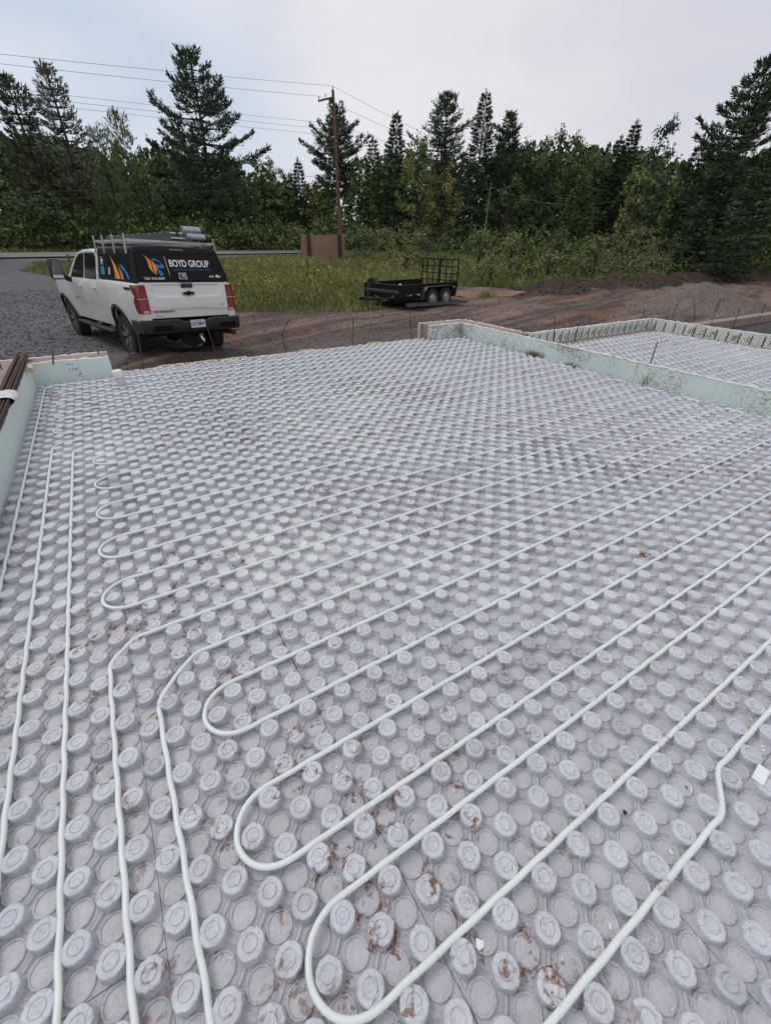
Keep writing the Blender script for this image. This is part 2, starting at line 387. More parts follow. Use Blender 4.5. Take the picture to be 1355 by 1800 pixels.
M_stone = mat('stone_grey', (.17, .165, .17), .9, c2=(.085, .082, .088), nscale=3, island=.6)
M_clod = mat('clod', (.15, .105, .09), .95, c2=(.09, .062, .052), nscale=3, island=.5)
pebbles('gravel_stones', 26000, (-14, 1, 6.2, 24), (.012, .045), M_stone, [0], 'loose dark grey gravel on the yard left of the pickup')
pebbles('dirt_clods', 14000, (-1, 24, 5.9, 15), (.008, .035), M_clod, [1], 'small brown clods and stones scattered over the churned dirt')
pebbles('peat_clods', 2600, (17, 44, 13.5, 20), (.03, .11), mat('peat', (.03, .019, .015), .95, c2=(.085, .055, .04), nscale=2, island=.5), [3], 'dark peat lumps heaped along the bank')

# road
def strip(t0, t1, n, s0, s1, dz, name, m, kind='structure'):
    V = []; F = []
    for i in range(n+1):
        t = t0+(t1-t0)*i/n
        for s in np.linspace(s0, s1, 5):
            p = RA+RD*t-RN*s; zz = 0.36+0.45*min(max(t/58, -.3), 1.4)+0.012*(-s)+dz
            V.append((p[0], p[1], zz))
    for i in range(n):
        for k in range(4): a = i*5+k; F.append((a, a+1, a+6, a+5))
    me = bpy.data.meshes.new(name); me.from_pydata(V, [], F); me.update(); me.materials.append(m)
    bm = bmesh.new(); bm.from_mesh(me); bmesh.ops.recalc_face_normals(bm, faces=bm.faces); bm.to_mesh(me); bm.free()
    o = obj(name, me); tag(o, kind=kind); return o
M_asph = mat('asphalt', (.20, .195, .20), .85, c2=(.14, .136, .14), nscale=.8, bump=.3, bscale=60, bdist=.006)
M_line = mat('road_paint', (.6, .6, .58), .7, c2=(.4, .4, .38), nscale=6); M_yel = mat('road_yellow', (.55, .38, .05), .7)
strip(-120, 240, 90, -1.0, -8.4, .03, 'road', M_asph)
strip(-120, 240, 90, -1.35, -1.5, .036, 'edge_line', M_line)
strip(-120, 240, 90, -7.9, -8.05, .036, 'edge_line', M_line)
strip(-120, 240, 90, -4.62, -4.74, .036, 'centre_line', M_yel)

# puddle of muddy water
mb = MB(); N = 40
ring = [(16.9+2.75*math.cos(2*PI*k/N)*(1+.18*math.sin(3*2*PI*k/N+1)+.08*math.sin(7*2*PI*k/N)), 17.0+1.45*math.sin(2*PI*k/N)*(1+.15*math.cos(4*2*PI*k/N)), -0.665) for k in range(N)]
mb.add(ring+[(16.9, 17.0, -0.665)], [(k, (k+1) % N, N) for k in range(N)])
pud = mb.obj('puddle', mat('muddy_water', (.30, .155, .09), .35, c2=(.24, .12, .07), nscale=1.2, spec=.25, bump=.05, bscale=8), smooth=False); tag(pud, kind='structure')

# ------------------------------------------------------------------ heated floor: moulded panels with studs
S = 0.0762; KH = 0.030
def film_mat(name, base, dark, pale, bumpy=.5, mud=1.0, island=0.0):
    m = bpy.data.materials.new(name); m.use_nodes = True; nt = m.node_tree; n = nt.nodes; L = nt.links.new; b = n['Principled BSDF']
    b.inputs['Roughness'].default_value = .42; b.inputs['Specular IOR Level'].default_value = .45
    g = n.new('ShaderNodeNewGeometry'); pos = g.outputs['Position']
    def noise(scale, det=5, ro=.6, off=None, dist=0.0):
        q = n.new('ShaderNodeTexNoise'); q.inputs['Scale'].default_value = scale; q.inputs['Detail'].default_value = det; q.inputs['Roughness'].default_value = ro; q.inputs['Distortion'].default_value = dist
        if off:
            a = n.new('ShaderNodeVectorMath'); a.operation = 'ADD'; a.inputs[1].default_value = off; L(pos, a.inputs[0]); L(a.outputs[0], q.inputs['Vector'])
        else: L(pos, q.inputs['Vector'])
        return q.outputs['Fac']
    def mrange(src, a, c, lo=0., hi=1.):
        q = n.new('ShaderNodeMapRange'); q.inputs[1].default_value = a; q.inputs[2].default_value = c; q.inputs[3].default_value = lo; q.inputs[4].default_value = hi
        L(src, q.inputs[0]); return q.outputs[0]
    def mixc(f, a, c):
        q = n.new('ShaderNodeMix'); q.data_type = 'RGBA'
        L(f, q.inputs[0])
        if isinstance(a, tuple): q.inputs[6].default_value = (*a, 1)
        else: L(a, q.inputs[6])
        if isinstance(c, tuple): q.inputs[7].default_value = (*c, 1)
        else: L(c, q.inputs[7])
        return q.outputs[2]
    def mul(a, c):
        q = n.new('ShaderNodeMath'); q.operation = 'MULTIPLY'; L(a, q.inputs[0])
        if isinstance(c, float): q.inputs[1].default_value = c
        else: L(c, q.inputs[1])
        return q.outputs[0]
    col = mixc(mrange(noise(14, 6, .65), .35, .68), base, dark)
    # chalky dried film in wide patches
    chalk = mul(mrange(noise(.62, 3, .5, (3.1, 8.7, 0)), .56, .70), mrange(noise(30, 4, .7), .3, .65))
    col = mixc(mul(chalk, .85), col, pale)
    # dried dust patches left on the film (two or three pale spills)
    for cpt, rad in (((-0.12, 0.53, .02), .75), ((0.91, 2.24, .02), .8), ((-1.13, 2.71, .02), .5), ((1.71, 2.98, .02), .6)):
        ds = n.new('ShaderNodeVectorMath'); ds.operation = 'DISTANCE'; L(pos, ds.inputs[0]); ds.inputs[1].default_value = cpt
        col = mixc(mul(mrange(ds.outputs['Value'], rad*.25, rad, .75, 0), mrange(noise(4.5, 5, .7, (7., 2., 1.)), .38, .60)), col, (.74, .76, .735))
    # darker studs / plates here and there
    oi = n.new('ShaderNodeObjectInfo')
    rnd = g.outputs['Random Per Island'] if island else oi.outputs['Random']
    dk = mul(mrange(rnd, .80, .88), mrange(noise(.9, 2, .5, (9., 1., 0)), .46, .6))
    col = mixc(mul(dk, .75), col, tuple(q*.58 for q in base))
    # brown mud, smeared: fine blotches inside larger dirty areas
    area = mrange(noise(.75, 3, .55, (-1.2, 4.4, 0)), .43, .60)
    vn = n.new('ShaderNodeTexVoronoi'); vn.inputs['Scale'].default_value = 12.0; L(pos, vn.inputs['Vector'])
    sepc = n.new('ShaderNodeSeparateColor'); L(vn.outputs['Color'], sepc.inputs[0])
    spot = mul(mrange(sepc.outputs[0], .70, .74), mrange(noise(26, 6, .7, None, .4), .52, .605))
    spotm = mul(spot, area)
    col = mixc(mul(spotm, .92*mud), col, (.205, .090, .045))
    dust = mul(area, mrange(noise(7, 5, .7, (2., 2., 2.)), .45, .75))
    col = mixc(mul(dust, .28*mud), col, (.25, .19, .16))
    L(col, b.inputs['Base Color'])
    L(mrange(spotm, 0, 1, .42, .9), b.inputs['Roughness'])
    # wrinkled, beaded film
    v2 = n.new('ShaderNodeTexVoronoi'); v2.inputs['Scale'].default_value = 95; v2.feature = 'SMOOTH_F1'; L(pos, v2.inputs['Vector'])
    w = mul(mrange(v2.outputs['Distance'], 0, .5, 1, 0), mrange(noise(40, 3), .4, .6))
    ad = n.new('ShaderNodeMath'); ad.operation = 'ADD'; L(w, ad.inputs[0]); L(noise(110, 5, .65), ad.inputs[1])
    # wandering creases of the film (contour-like)
    cn = mul(noise(13, 2, .4, (5., 3., 1.)), 8.0)
    fr = n.new('ShaderNodeMath'); fr.operation = 'FRACT'; L(cn, fr.inputs[0])
    sb = n.new('ShaderNodeMath'); sb.operation = 'SUBTRACT'; L(fr.outputs[0], sb.inputs[0]); sb.inputs[1].default_value = .5
    ab = n.new('ShaderNodeMath'); ab.operation = 'ABSOLUTE'; L(sb.outputs[0], ab.inputs[0])
    cr = mrange(ab.outputs[0], 0, .08, -.38, 0)
    ad2 = n.new('ShaderNodeMath'); ad2.operation = 'ADD'; L(ad.outputs[0], ad2.inputs[0]); L(cr, ad2.inputs[1]); ad = ad2
    bp = n.new('ShaderNodeBump'); bp.inputs['Strength'].default_value = bumpy; bp.inputs['Distance'].default_value = .0035; L(ad.outputs[0], bp.inputs['Height'])
    L(bp.outputs[0], b.inputs['Normal'])
    return m
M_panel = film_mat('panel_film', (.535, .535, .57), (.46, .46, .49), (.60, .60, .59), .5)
M_plate = film_mat('panel_gaps', (.505, .505, .54), (.40, .405, .435), (.44, .44, .44), .8)  # same film toned darker, so shade between ribs and rings is in the colour
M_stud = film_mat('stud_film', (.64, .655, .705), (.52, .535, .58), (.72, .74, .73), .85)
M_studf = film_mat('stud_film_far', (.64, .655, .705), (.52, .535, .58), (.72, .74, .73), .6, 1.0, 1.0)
M_foamcore = mat('panel_foam', (.75, .76, .76), .8)

def panel_mesh(nu, nw, par, cache={}):
    k = (nu, nw, par)
    if k in cache: return cache[k]
    V = []; Q = []
    def addg(vs, qs):
        o = len(V); V.extend(vs); Q.extend([tuple(o+i for i in q) for q in qs])
    W, H = nu*S, nw*S; g = .0007
    # plate with small lip down at its edges
    addg([(g, -g, 0), (W-g, -g, 0), (W-g, -H+g, 0), (g, -H+g, 0), (g, -g, -.05), (W-g, -g, -.05), (W-g, -H+g, -.05), (g, -H+g, -.05)],
         [(3, 2, 1, 0), (0, 1, 5, 4), (1, 2, 6, 5), (2, 3, 7, 6), (3, 0, 4, 7)])
    n = 12
    r_ = np.random.default_rng(nu*31+nw+par)
    for i in range(nu):
        for j in range(nw):
            cx, cy = (i+.5)*S, -(j+.5)*S
            if (i+j+par) % 2 == 1:      # flat cell inside a raised ring
                ph = r_.uniform(0, 1); vs = [(cx+math.cos(2*PI*(q+ph)/n)*.0302, cy+math.sin(2*PI*(q+ph)/n)*.0302, .0012+r_.normal(0, .0002)) for q in range(n)]
                addg(vs, [(0, 1, 2, 3), (0, 3, 4, 11), (4, 5, 10, 11), (5, 6, 9, 10), (6, 7, 8, 9)])
                vs = []
                prof = ((.0300, -.0002), (.0306, .0044), (.0335, .0058), (.0358, .0046), (.0372, -.0002))
                for (r, z) in prof:
                    for q in range(n):
                        a = 2*PI*(q+ph)/n; rr = r+r_.normal(0, .0004)
                        vs.append((cx+math.cos(a)*rr, cy+math.sin(a)*rr, z*(1+(r_.normal(0, .10) if z > 0 else 0))))
                qs = [(t*n+q, t*n+(q+1) % n, (t+1)*n+(q+1) % n, (t+1)*n+q) for t in range(4) for q in range(n)]
                addg(vs, qs)
            else:                       # ribs from this stud to its diagonal neighbours
                for di, dj in ((1, 1), (-1, 1)):
                    if not (0 <= i+di < nu and j+dj < nw): continue
                    x1, y1 = cx+di*S, cy-dj*S; dx, dy = di*.7071, -dj*.7071; px, py = -dy, dx
                    vs = []
                    for s_ in (.20, .5, .80):
                        mx_, my_ = cx+(x1-cx)*s_, cy+(y1-cy)*s_; hh = .009+r_.normal(0, .0008)
                        for o_, z in ((-.0085, -.0002), (-.0062, hh*.8), (-.0035, hh*.25), (.0035, hh*.25), (.0062, hh*.8), (.0085, -.0002)): vs.append((mx_+px*o_, my_+py*o_, z))
                    addg(vs, [(a, a+1, a+7, a+6) for a in (0, 1, 2, 3, 4, 6, 7, 8, 9, 10)])
                # skirt round the stud
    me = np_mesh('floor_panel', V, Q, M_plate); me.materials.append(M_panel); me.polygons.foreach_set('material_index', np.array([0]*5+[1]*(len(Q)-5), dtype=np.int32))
    me.polygons.foreach_set('use_smooth', np.array([False]*5+[True]*(len(Q)-5)))
    bm = bmesh.new(); bm.from_mesh(me); bmesh.ops.recalc_face_normals(bm, faces=bm.faces); bm.to_mesh(me); bm.free()
    cache[k] = me; return me
def stud_geo(n=20, detail=True, seed=0):
    r_ = np.random.default_rng(seed)
    if detail:
        prof = [(.0365, -.001), (.0350, .003), (.0336, .012), (.0330, .0215), (.0325, .0262), (.0306, .0298), (.0280, .0302), (.0192, .0302), (.0178, .0276), (.0162, .0276), (.0150, .0302), (.0085, .0297), (.0075, .0288), (.0055, .0288)]
    else:
        prof = [(.0360, 0), (.0335, .012), (.0326, .0262), (.0300, .0302)]
    V = []; F = []
    wob = r_.normal(0, .0007, n); wob2 = r_.normal(0, .0005, (len(prof), n))
    for t, (r, z) in enumerate(prof):
        for k in range(n):
            a = 2*PI*k/n; rr = r+(wob[k]+wob2[t, k])*(r > .025); V.append((math.cos(a)*rr, math.sin(a)*rr, z+(r_.normal(0, .0004) if t > 3 and detail else 0)))
    for t in range(len(prof)-1):
        for k in range(n): F.append((t*n+k, t*n+(k+1) % n, (t+1)*n+(k+1) % n, (t+1)*n+k))
    return V, F, n, len(prof)
def build_floor():
    fl = empty('floor', (0, 0, 0), kind='structure')
    UMIN, UMAX, WMIN, WMAX = -22, 67, -71, 34
    cols = [(-22, -22)]+[(-21+8*k, -21+8*k+7) for k in range(11)]+[(67, 67)]
    for ci, (u0, u1) in enumerate(cols):
        off = 12 if ci in (1, 4, 6, 9, 12) else 4
        w = off-16*6
        while w <= WMAX:
            a, b_ = max(w, WMIN), min(w+15, WMAX)
            if b_ >= a:
                me = panel_mesh(u1-u0+1, b_-a+1, (u0+a) % 2)
                o = obj('floor_panel', me, fl, ((u0-.5)*S, -(a-.5)*S, rng.normal(0, .0007)), (rng.normal(0, .0012), rng.normal(0, .0012), rng.normal(0, .0008)))
            w += 16
    # studs
    pts = [(u, w) for u in range(UMIN, UMAX+1) for w in range(WMIN, WMAX+1) if (u+w) % 2 == 0]
    res = []; far = []
    for u, w in pts:
        x, y = u*S, -w*S
        if y > 5.22 and (x < -.80 or x > 4.38): continue
        if x < -1.63 or x > 5.12: continue
        if math.hypot(x+.75, y-4.7) < .07: continue          # the drain pipe stands here
        P = Vector((x, y, KH))-Vector(CAMP)
        d = P.dot(Vector(CF))
        px = 677.5+730*P.dot(Vector(CR))/d if d > .05 else 1e9; py = 900-730*P.dot(Vector(CU))/d if d > .05 else 1e9
        vis = -20 < px < 1375 and -20 < py < 1820
        size = (S*.43*730/max(d, .1))**2*abs(P.z)/P.length if vis else 0
        res.append((-size, u, w))
    res.sort()
    metas = []
    for s in range(5):
        V, F, n, t = stud_geo(22, True, s); F = F+[tuple((t-1)*n+k for k in range(n))]
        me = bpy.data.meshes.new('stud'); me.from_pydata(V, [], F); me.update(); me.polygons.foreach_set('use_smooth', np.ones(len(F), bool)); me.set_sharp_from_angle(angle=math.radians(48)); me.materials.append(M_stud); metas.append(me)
    r_ = np.random.default_rng(3)
    for k, (q, u, w) in enumerate(res[:300]):
        o = obj('stud', metas[k % 5], fl, (u*S+r_.normal(0, .0008), -w*S+r_.normal(0, .0008), 0), (r_.normal(0, .025), r_.normal(0, .025), r_.uniform(0, 6.28)))
        o.scale = (r_.normal(1.07, .012), r_.normal(1.07, .012), r_.normal(1.0, .03))
    return fl, [(u, w) for q, u, w in res[300:]], [(u, w, -q) for q, u, w in res[300:]]
def stud_mesh(pts, m, nseg=12):
    V, F, n, t = stud_geo(nseg, False, 1)
    V = np.array(V)*np.array([1.06, 1.06, 1.03]); F = np.array(F)
    # top as quads fan: inner ring + centre
    top = np.array([[(t-1)*n+k, (t-1)*n+(k+1) % n, (t-1)*n+(n-1-k-1) % n, (t-1)*n+(n-1-k) % n] for k in range(n//2-1)])
    F = np.vstack([F, top]); P = np.array(pts, float); N = len(P)
    r_ = np.random.default_rng(5)
    a = r_.uniform(0, 2*PI, N)[:, None]; ca, sa = np.cos(a), np.sin(a); tx = r_.normal(0, .03, N)[:, None]; ty = r_.normal(0, .03, N)[:, None]
    x = V[None, :, 0]*ca-V[None, :, 1]*sa; y = V[None, :, 0]*sa+V[None, :, 1]*ca; z = V[None, :, 2]*(1+r_.normal(0, .03, N)[:, None])+x*tx*(V[None, :, 2] > .01)+y*ty*(V[None, :, 2] > .01)
    W = np.stack([x+P[:, :1]*S+r_.normal(0, .001, (N, 1)), y-P[:, 1:2]*S+r_.normal(0, .001, (N, 1)), z], -1).reshape(-1, 3)
    FF = (F[None]+(np.arange(N)*len(V))[:, None, None]).reshape(-1, 4)
    me = np_mesh('stud_field', W, FF, m); sm = np.tile(np.array([True]*(len(F)-len(top))+[False]*len(top)), N); me.polygons.foreach_set('use_smooth', sm)
    me.set_sharp_from_angle(angle=math.radians(40))
    return me
floor, rest, _r = build_floor()
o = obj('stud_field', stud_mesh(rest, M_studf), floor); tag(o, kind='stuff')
# second room beyond the foam wall
floor2 = empty('floor', (0, 0, 0), kind='structure')
U0, U1, W0, W1 = 69, 122, -49, 30
for ci, u in enumerate(range(U0, U1, 8)):
    u1 = min(u+7, U1); w = W0-(8 if ci % 2 else 0)
    while w <= W1:
        a, b_ = max(w, W0), min(w+15, W1)
        if b_ >= a: obj('floor_panel', panel_mesh(u1-u+1, b_-a+1, (u+a) % 2), floor2, ((u-.5)*S, -(a-.5)*S, rng.normal(0, .0007)), (0, 0, rng.normal(0, .0008)))
        w += 16
p2 = [(u, w) for u in range(U0, U1+1) for w in range(W0, W1+1) if (u+w) % 2 == 0]
o = obj('stud_field', stud_mesh(p2, M_studf, 10), floor2); tag(o, kind='stuff')
# foundation slab below both rooms
M_conc = mat('concrete', (.34, .265, .235), .88, c2=(.25, .19, .165), nscale=3.5, bump=.4, bscale=50, bdist=.004, stain=((.14, .075, .05), 2.2, .60, .12))
mb = MB(); mb.box(-1.66, -3.2, -.70, 5.15, 5.44, -.052); mb.box(5.24, -3.2, -.70, 9.28, 3.78, -.052); mb.obj('foundation_slab', M_conc); bpy.data.objects['foundation_slab']['kind'] = 'structure'

# ------------------------------------------------------------------ heating tubes
M_pex = mat('tube_white', (.78, .82, .80), .38, c2=(.70, .74, .72), nscale=6, spec=.5, stain=((.30, .24, .19), 5.0, .63, .08), bump=.15, bscale=60, bdist=.002)
TR_ = .0089
def tube_path(cmds):
    """corner points (u, w, r) joined by straight runs and arcs of radius r -> dense list of (u, w)"""
    P = [Vector((c[0], c[1])) for c in cmds]; out = []
    def line(a, b):
        n = max(1, int((b-a).length/.34))
        for i in range(n): out.append((a+(b-a)*i/n, (b-a).normalized(), True))
    cur = P[0]
    for i in range(1, len(P)-1):
        r = cmds[i][2]; d0 = (P[i]-P[i-1]).normalized(); d1 = (P[i+1]-P[i]).normalized()
        ang = d0.angle(d1)
        if ang < .02: line(cur, P[i]); cur = P[i]; continue
        t = r*math.tan(ang/2); a = P[i]-d0*t; b = P[i]+d1*t
        line(cur, a)
        sgn = 1 if d0.x*d1.y-d0.y*d1.x > 0 else -1; nrm = Vector((-d0.y, d0.x))*sgn; c = a+nrm*r
        k = max(3, int(ang*r/.22))
        for j in range(k):
            q = ang*j/k; v = (a-c); cs, sn = math.cos(q*sgn), math.sin(q*sgn)
            out.append((c+Vector((v.x*cs-v.y*sn, v.x*sn+v.y*cs)), None, False))
        cur = b
    line(cur, P[-1]); out.append((P[-1], None, False))
    return out
def tube_obj(name, cmds, label, group, seed=0, n=8):
    path = tube_path(cmds); r_ = np.random.default_rng(seed); pts = []
    for i, (p, d, st) in enumerate(path):
        u, w = p.x, p.y; ou = ow = 0
        if d is not None:
            if abs(d.x) > .9 and abs((w % 1)-.5) < .1:
                r0 = math.floor(w); near = round(u); sg = 1 if (near+r0) % 2 == 0 else -1
                ow = .010*sg*math.cos(PI*(u-near))
            elif abs(d.y) > .9 and abs((u % 1)-.5) < .1:
                c0 = math.floor(u); near = round(w); sg = 1 if (near+c0) % 2 == 0 else -1
                ou = .024*sg*math.cos(PI*(w-near))
        z = .0275+.003*(vnoise(u*.35+seed, w*.35)-.3)+(0 if d is None else .0)
        pts.append(((u+ou)*S, -(w+ow)*S, z))
    # where it bends, the tube is pushed clear of the studs
    A_ = np.array(pts); fr = np.array([d is None for _, d, _ in path]); dil = fr.copy()
    for sh in range(1, 4): dil[sh:] |= fr[:-sh]; dil[:-sh] |= fr[sh:]
    for it in range(3):
        for i in np.nonzero(dil)[0]:
            if i in (0, len(A_)-1): continue
            u, w = A_[i, 0]/S, -A_[i, 1]/S; best = None
            for uu in range(math.floor(u)-1, math.floor(u)+3):
                for ww in range(math.floor(w)-1, math.floor(w)+3):
                    if (uu+ww) % 2 == 0:
                        q = math.hypot(u-uu, w-ww)
                        if best is None or q < best[0]: best = (q, uu, ww)
            if best[0] < .575:
                k = .575/max(best[0], .05); A_[i, 0] = (best[1]+(u-best[1])*k)*S; A_[i, 1] = -(best[2]+(w-best[2])*k)*S
        B_ = A_.copy(); B_[1:-1] = (A_[:-2]+2*A_[1:-1]+A_[2:])/4; A_[dil] = B_[dil]
    for it in range(4):
        B_ = A_.copy(); B_[1:-1] = (A_[:-2]+2*A_[1:-1]+A_[2:])/4; A_[dil] = B_[dil]
    pts = [tuple(q) for q in A_]
    mb = MB(); mb.tube(pts, TR_, n)
    me = bpy.data.meshes.new(name); me.from_pydata(mb.v, [], mb.f); me.update(); me.polygons.foreach_set('use_smooth', np.ones(len(me.polygons), bool)); me.materials.append(M_pex)
    bm = bmesh.new(); bm.from_mesh(me); bmesh.ops.recalc_face_normals(bm, faces=bm.faces); bm.to_mesh(me); bm.free()
    o = obj(name, me); tag(o, label, 'tube', group); return o
RT = 65.65
def serp(rows, left, start_right=True, rr=1.49):
    """rows run alternately right (to RT) and back (to left)"""
    c = []
    right = start_right
    for i, w in enumerate(rows):
        if i == 0: pass
        if right: c.append((RT, w)); 
        else: c.append((left, w))
        if i < len(rows)-1:
            if right: c.append((RT, rows[i+1]))
            else: c.append((left, rows[i+1]))
        right = not right
    return c
def with_r(pts, rr=1.49):
    o = []
    for i, p in enumerate(pts):
        r = rr
        if 0 < i < len(pts)-1:
            la = math.dist(pts[i-1][:2], p[:2]); lb = math.dist(p[:2], pts[i+1][:2]); r = min(rr, la/2-.005, lb/2-.005)
        if len(p) > 2: r = p[2]
        o.append((p[0], p[1], max(r, .05)))
    return o
g_t = 'white heating tubes laid between the floor studs'
A = [(-20.5, 34), (-20.5, -66.5)]+serp([-66.5, -63.5, -60.5, -57.5, -54.5, -51.5, -48.5, -45.5, -42.5, -39.5][0:9], -19.2)
A = [(-20.5, 34), (-20.5, -66.5)]+serp([-66.5, -63.5, -60.5, -57.5, -54.5, -51.5, -48.5, -45.5, -42.5, -39.5], -18.65)[:-1]+[(-18.5, -39.5), (-18.5, 34)]
tube_obj('heating_tube', with_r(A), 'white heating tube running closest to the left foam wall, looping at the back', g_t, 1)
B = [(-16.5, 34), (-16.5, -36.5)]+serp([-36.5, -33.5, -30.5, -27.5, -24.5, -21.5, -18.5, -15.5, -12.5, -9.5, -6.5, -3.5], -14.65)[:-1]+[(-14.5, -3.5, 2.6), (-14.5, 34)]
tube_obj('heating_tube', with_r(B), 'white heating tube winding in five left-hand loops across the middle of the floor', g_t, 2)
Cc = [(-12.5, 34), (-12.5, -.5, 3.6)]+[(RT, -.5), (RT, 2.5), (-10.65, 2.5), (-10.65, 5.5), (RT, 5.5), (RT, 8.5), (-10.65, 8.5), (-10.65, 11.5), (RT, 11.5), (RT, 13.5), (-9.65, 13.5), (-9.65, 16.5), (RT, 16.5), (RT, 18.5), (9.2, 18.5, .5), (6.9, 19.5, .6), (-14, 19.5)]
tube_obj('heating_tube', with_r(Cc), 'white heating tube with the three big nearest loops and the kinked run at lower right', g_t, 3, 12)
D = [(70.5, 30)]
rows = [-46.5+3*k for k in range(25)]
D = [(70.5, -46.5)]
right = True
for i, w in enumerate(rows):
    D.append((121 if right else 71.2, w))
    if i < len(rows)-1: D.append((121 if right else 71.2, rows[i+1]))
    right = not right
tube_obj('heating_tube', with_r(D), 'white heating tube looping over the far room behind the right foam wall', g_t, 4, 6)

# bits lying on the panels
M_foil = mat('white_chip', (.78, .80, .82), .35, island=.15)
V = []; F = []
r_ = np.random.default_rng(21)
def flake(cx, cy, z, s, el=1.0, ang=0):
    n = r_.integers(5, 9); o = len(V)
    for k in range(n):
        a = 2*PI*k/n; r = s*r_.uniform(.35, 1.1); x, y = math.cos(a)*r*el, math.sin(a)*r
        V.append((cx+x*math.cos(ang)-y*math.sin(ang), cy+x*math.sin(ang)+y*math.cos(ang), z+r_.uniform(0, .003)))
    V.append((cx, cy, z+.004)); F.extend([(o+k, o+(k+1) % n, o+n) for k in range(n)])
for k in range(430):
    u = r_.integers(-12, 26); w = r_.integers(2, 24)
    if k < 300 : u = r_.integers(-4, 22); w = r_.integers(9, 24)
    if (u+w) % 2 == 0: u += 1
    if fbm(u*.21+5, w*.21, 2) < .50 and r_.random() < .75: continue
    a = r_.uniform(0, 2*PI)
    if r_.random() < .45:   # torn white edge curling along the ring
        a0 = a; L_ = r_.uniform(.4, 1.7); nn_ = 7; o_ = len(V)
        for q in range(nn_):
            aa = a0+L_*q/(nn_-1); rr0 = .0292+r_.uniform(-.0006, .0004); rr1 = rr0-r_.uniform(.0006, .0026)*math.sin(PI*(q+.5)/nn_)
            V.append((u*S+math.cos(aa)*rr0, -w*S+math.sin(aa)*rr0, .0052)); V.append((u*S+math.cos(aa)*rr1, -w*S+math.sin(aa)*rr1, .0035))
        F.extend([(o_+2*q, o_+2*q+1, o_+2*q+3, o_+2*q+2) for q in range(nn_-1)])
    elif r_.random() < .7:   # sliver pressed against the ring
        rr = .0285; flake(u*S+math.cos(a)*rr, -w*S+math.sin(a)*rr, .0045, r_.uniform(.0012, .0032), r_.uniform(1.5, 4), a+PI/2)
    else: flake(u*S+math.cos(a)*.018, -w*S+math.sin(a)*.018, .002, r_.uniform(.002, .008))
for (x, y, s) in ((843, 1660, .014), (1072, 1628, .008), (1178, 1497, .010), (1163, 1233, .008), (797, 1417, .005), (592, 1348, .006), (905, 1652, .008), (1228, 1515, .005)):
    p = up(x, y, .003); flake(p[0], p[1], .003, s)
me = bpy.data.meshes.new('plastic_chips'); me.from_pydata(V, [], F); me.update(); me.materials.append(M_foil)
o = obj('plastic_chips', me); tag(o, 'small torn white plastic chips scattered over the near floor panels', 'debris', kind='stuff')
p = up(1336, 1362, .033)
mb = MB(); mb.bevbox(-.036, -.017, 0, .036, .017, .004, .001)
o = mb.obj('paper_tag', mat('white_card', (.82, .84, .86), .5), loc=tuple(p), rot=(.05, -.04, .12)); tag(o, 'small white card tag lying on the studs at the right edge', 'tag')
for (x, y, l) in ((1098, 1429, 'small black chip lying in a flat cell left of the kinked tube'), (1205, 1385, 'tiny dark chip in a flat cell up and left of the tube kink')):
    p = up(x, y, .004); V = []; F = []; flake(0, 0, .003, .011 if x < 1150 else .006)
    me = bpy.data.meshes.new('plastic_chip'); me.from_pydata(V, [], F); me.update(); me.materials.append(mat('black_plastic', (.02, .02, .022), .5)); o = obj('plastic_chip', me, None, tuple(p)); tag(o, l, 'chip')

# ------------------------------------------------------------------ foam form walls
def foam_mat(name, base, c2, splat=True):
    m = mat(name, base, .75, c2=c2, nscale=1.6, bump=.25, bscale=70, bdist=.003)
    if splat:
        nt = m.node_tree; n = nt.nodes; b = n['Principled BSDF']; L = nt.links.new
        src = b.inputs['Base Color'].links[0].from_socket
        g = n.new('ShaderNodeNewGeometry')
        q = n.new('ShaderNodeTexNoise'); q.inputs['Scale'].default_value = 42; q.inputs['Detail'].default_value = 5; q.inputs['Roughness'].default_value = .7; L(g.outputs['Position'], q.inputs['Vector'])
        q2 = n.new('ShaderNodeTexNoise'); q2.inputs['Scale'].default_value = 1.5; q2.inputs['Detail'].default_value = 2; L(g.outputs['Position'], q2.inputs['Vector'])
        sx = n.new('ShaderNodeSeparateXYZ'); L(g.outputs['Position'], sx.inputs[0])
        mx1 = n.new('ShaderNodeMapRange'); mx1.inputs[1].default_value = 3.4; mx1.inputs[2].default_value = 4.3; L(sx.outputs[0], mx1.inputs[0])   # the right side got the splashes
        ad = n.new('ShaderNodeMath'); ad.operation = 'MULTIPLY'; L(q2.outputs['Fac'], ad.inputs[0]); ad.inputs[1].default_value = .55
        a2 = n.new('ShaderNodeMath'); a2.operation = 'MULTIPLY'; L(q.outputs['Fac'], a2.inputs[0]); a2.inputs[1].default_value = .9
        a3 = n.new('ShaderNodeMath'); a3.operation = 'ADD'; L(ad.outputs[0], a3.inputs[0]); L(a2.outputs[0], a3.inputs[1])
        mrr = n.new('ShaderNodeMapRange'); mrr.inputs[1].default_value = .715; mrr.inputs[2].default_value = .84; mrr.inputs[4].default_value = .85; L(a3.outputs[0], mrr.inputs[0])
        mu = n.new('ShaderNodeMath'); mu.operation = 'MULTIPLY'; L(mrr.outputs[0], mu.inputs[0]); L(mx1.outputs[0], mu.inputs[1])
        x = n.new('ShaderNodeMix'); x.data_type = 'RGBA'; L(mu.outputs[0], x.inputs[0]); L(src, x.inputs[6]); x.inputs[7].default_value = (.20, .15, .08, 1); L(x.outputs[2], b.inputs['Base Color'])
    return m
M_foam = foam_mat('foam_mint', (.68, .78, .745), (.61, .71, .68))
M_foamw = mat('foam_cut_edge', (.72, .73, .69), .85, c2=(.58, .56, .50), nscale=6, bump=.5, bscale=90, bdist=.004)
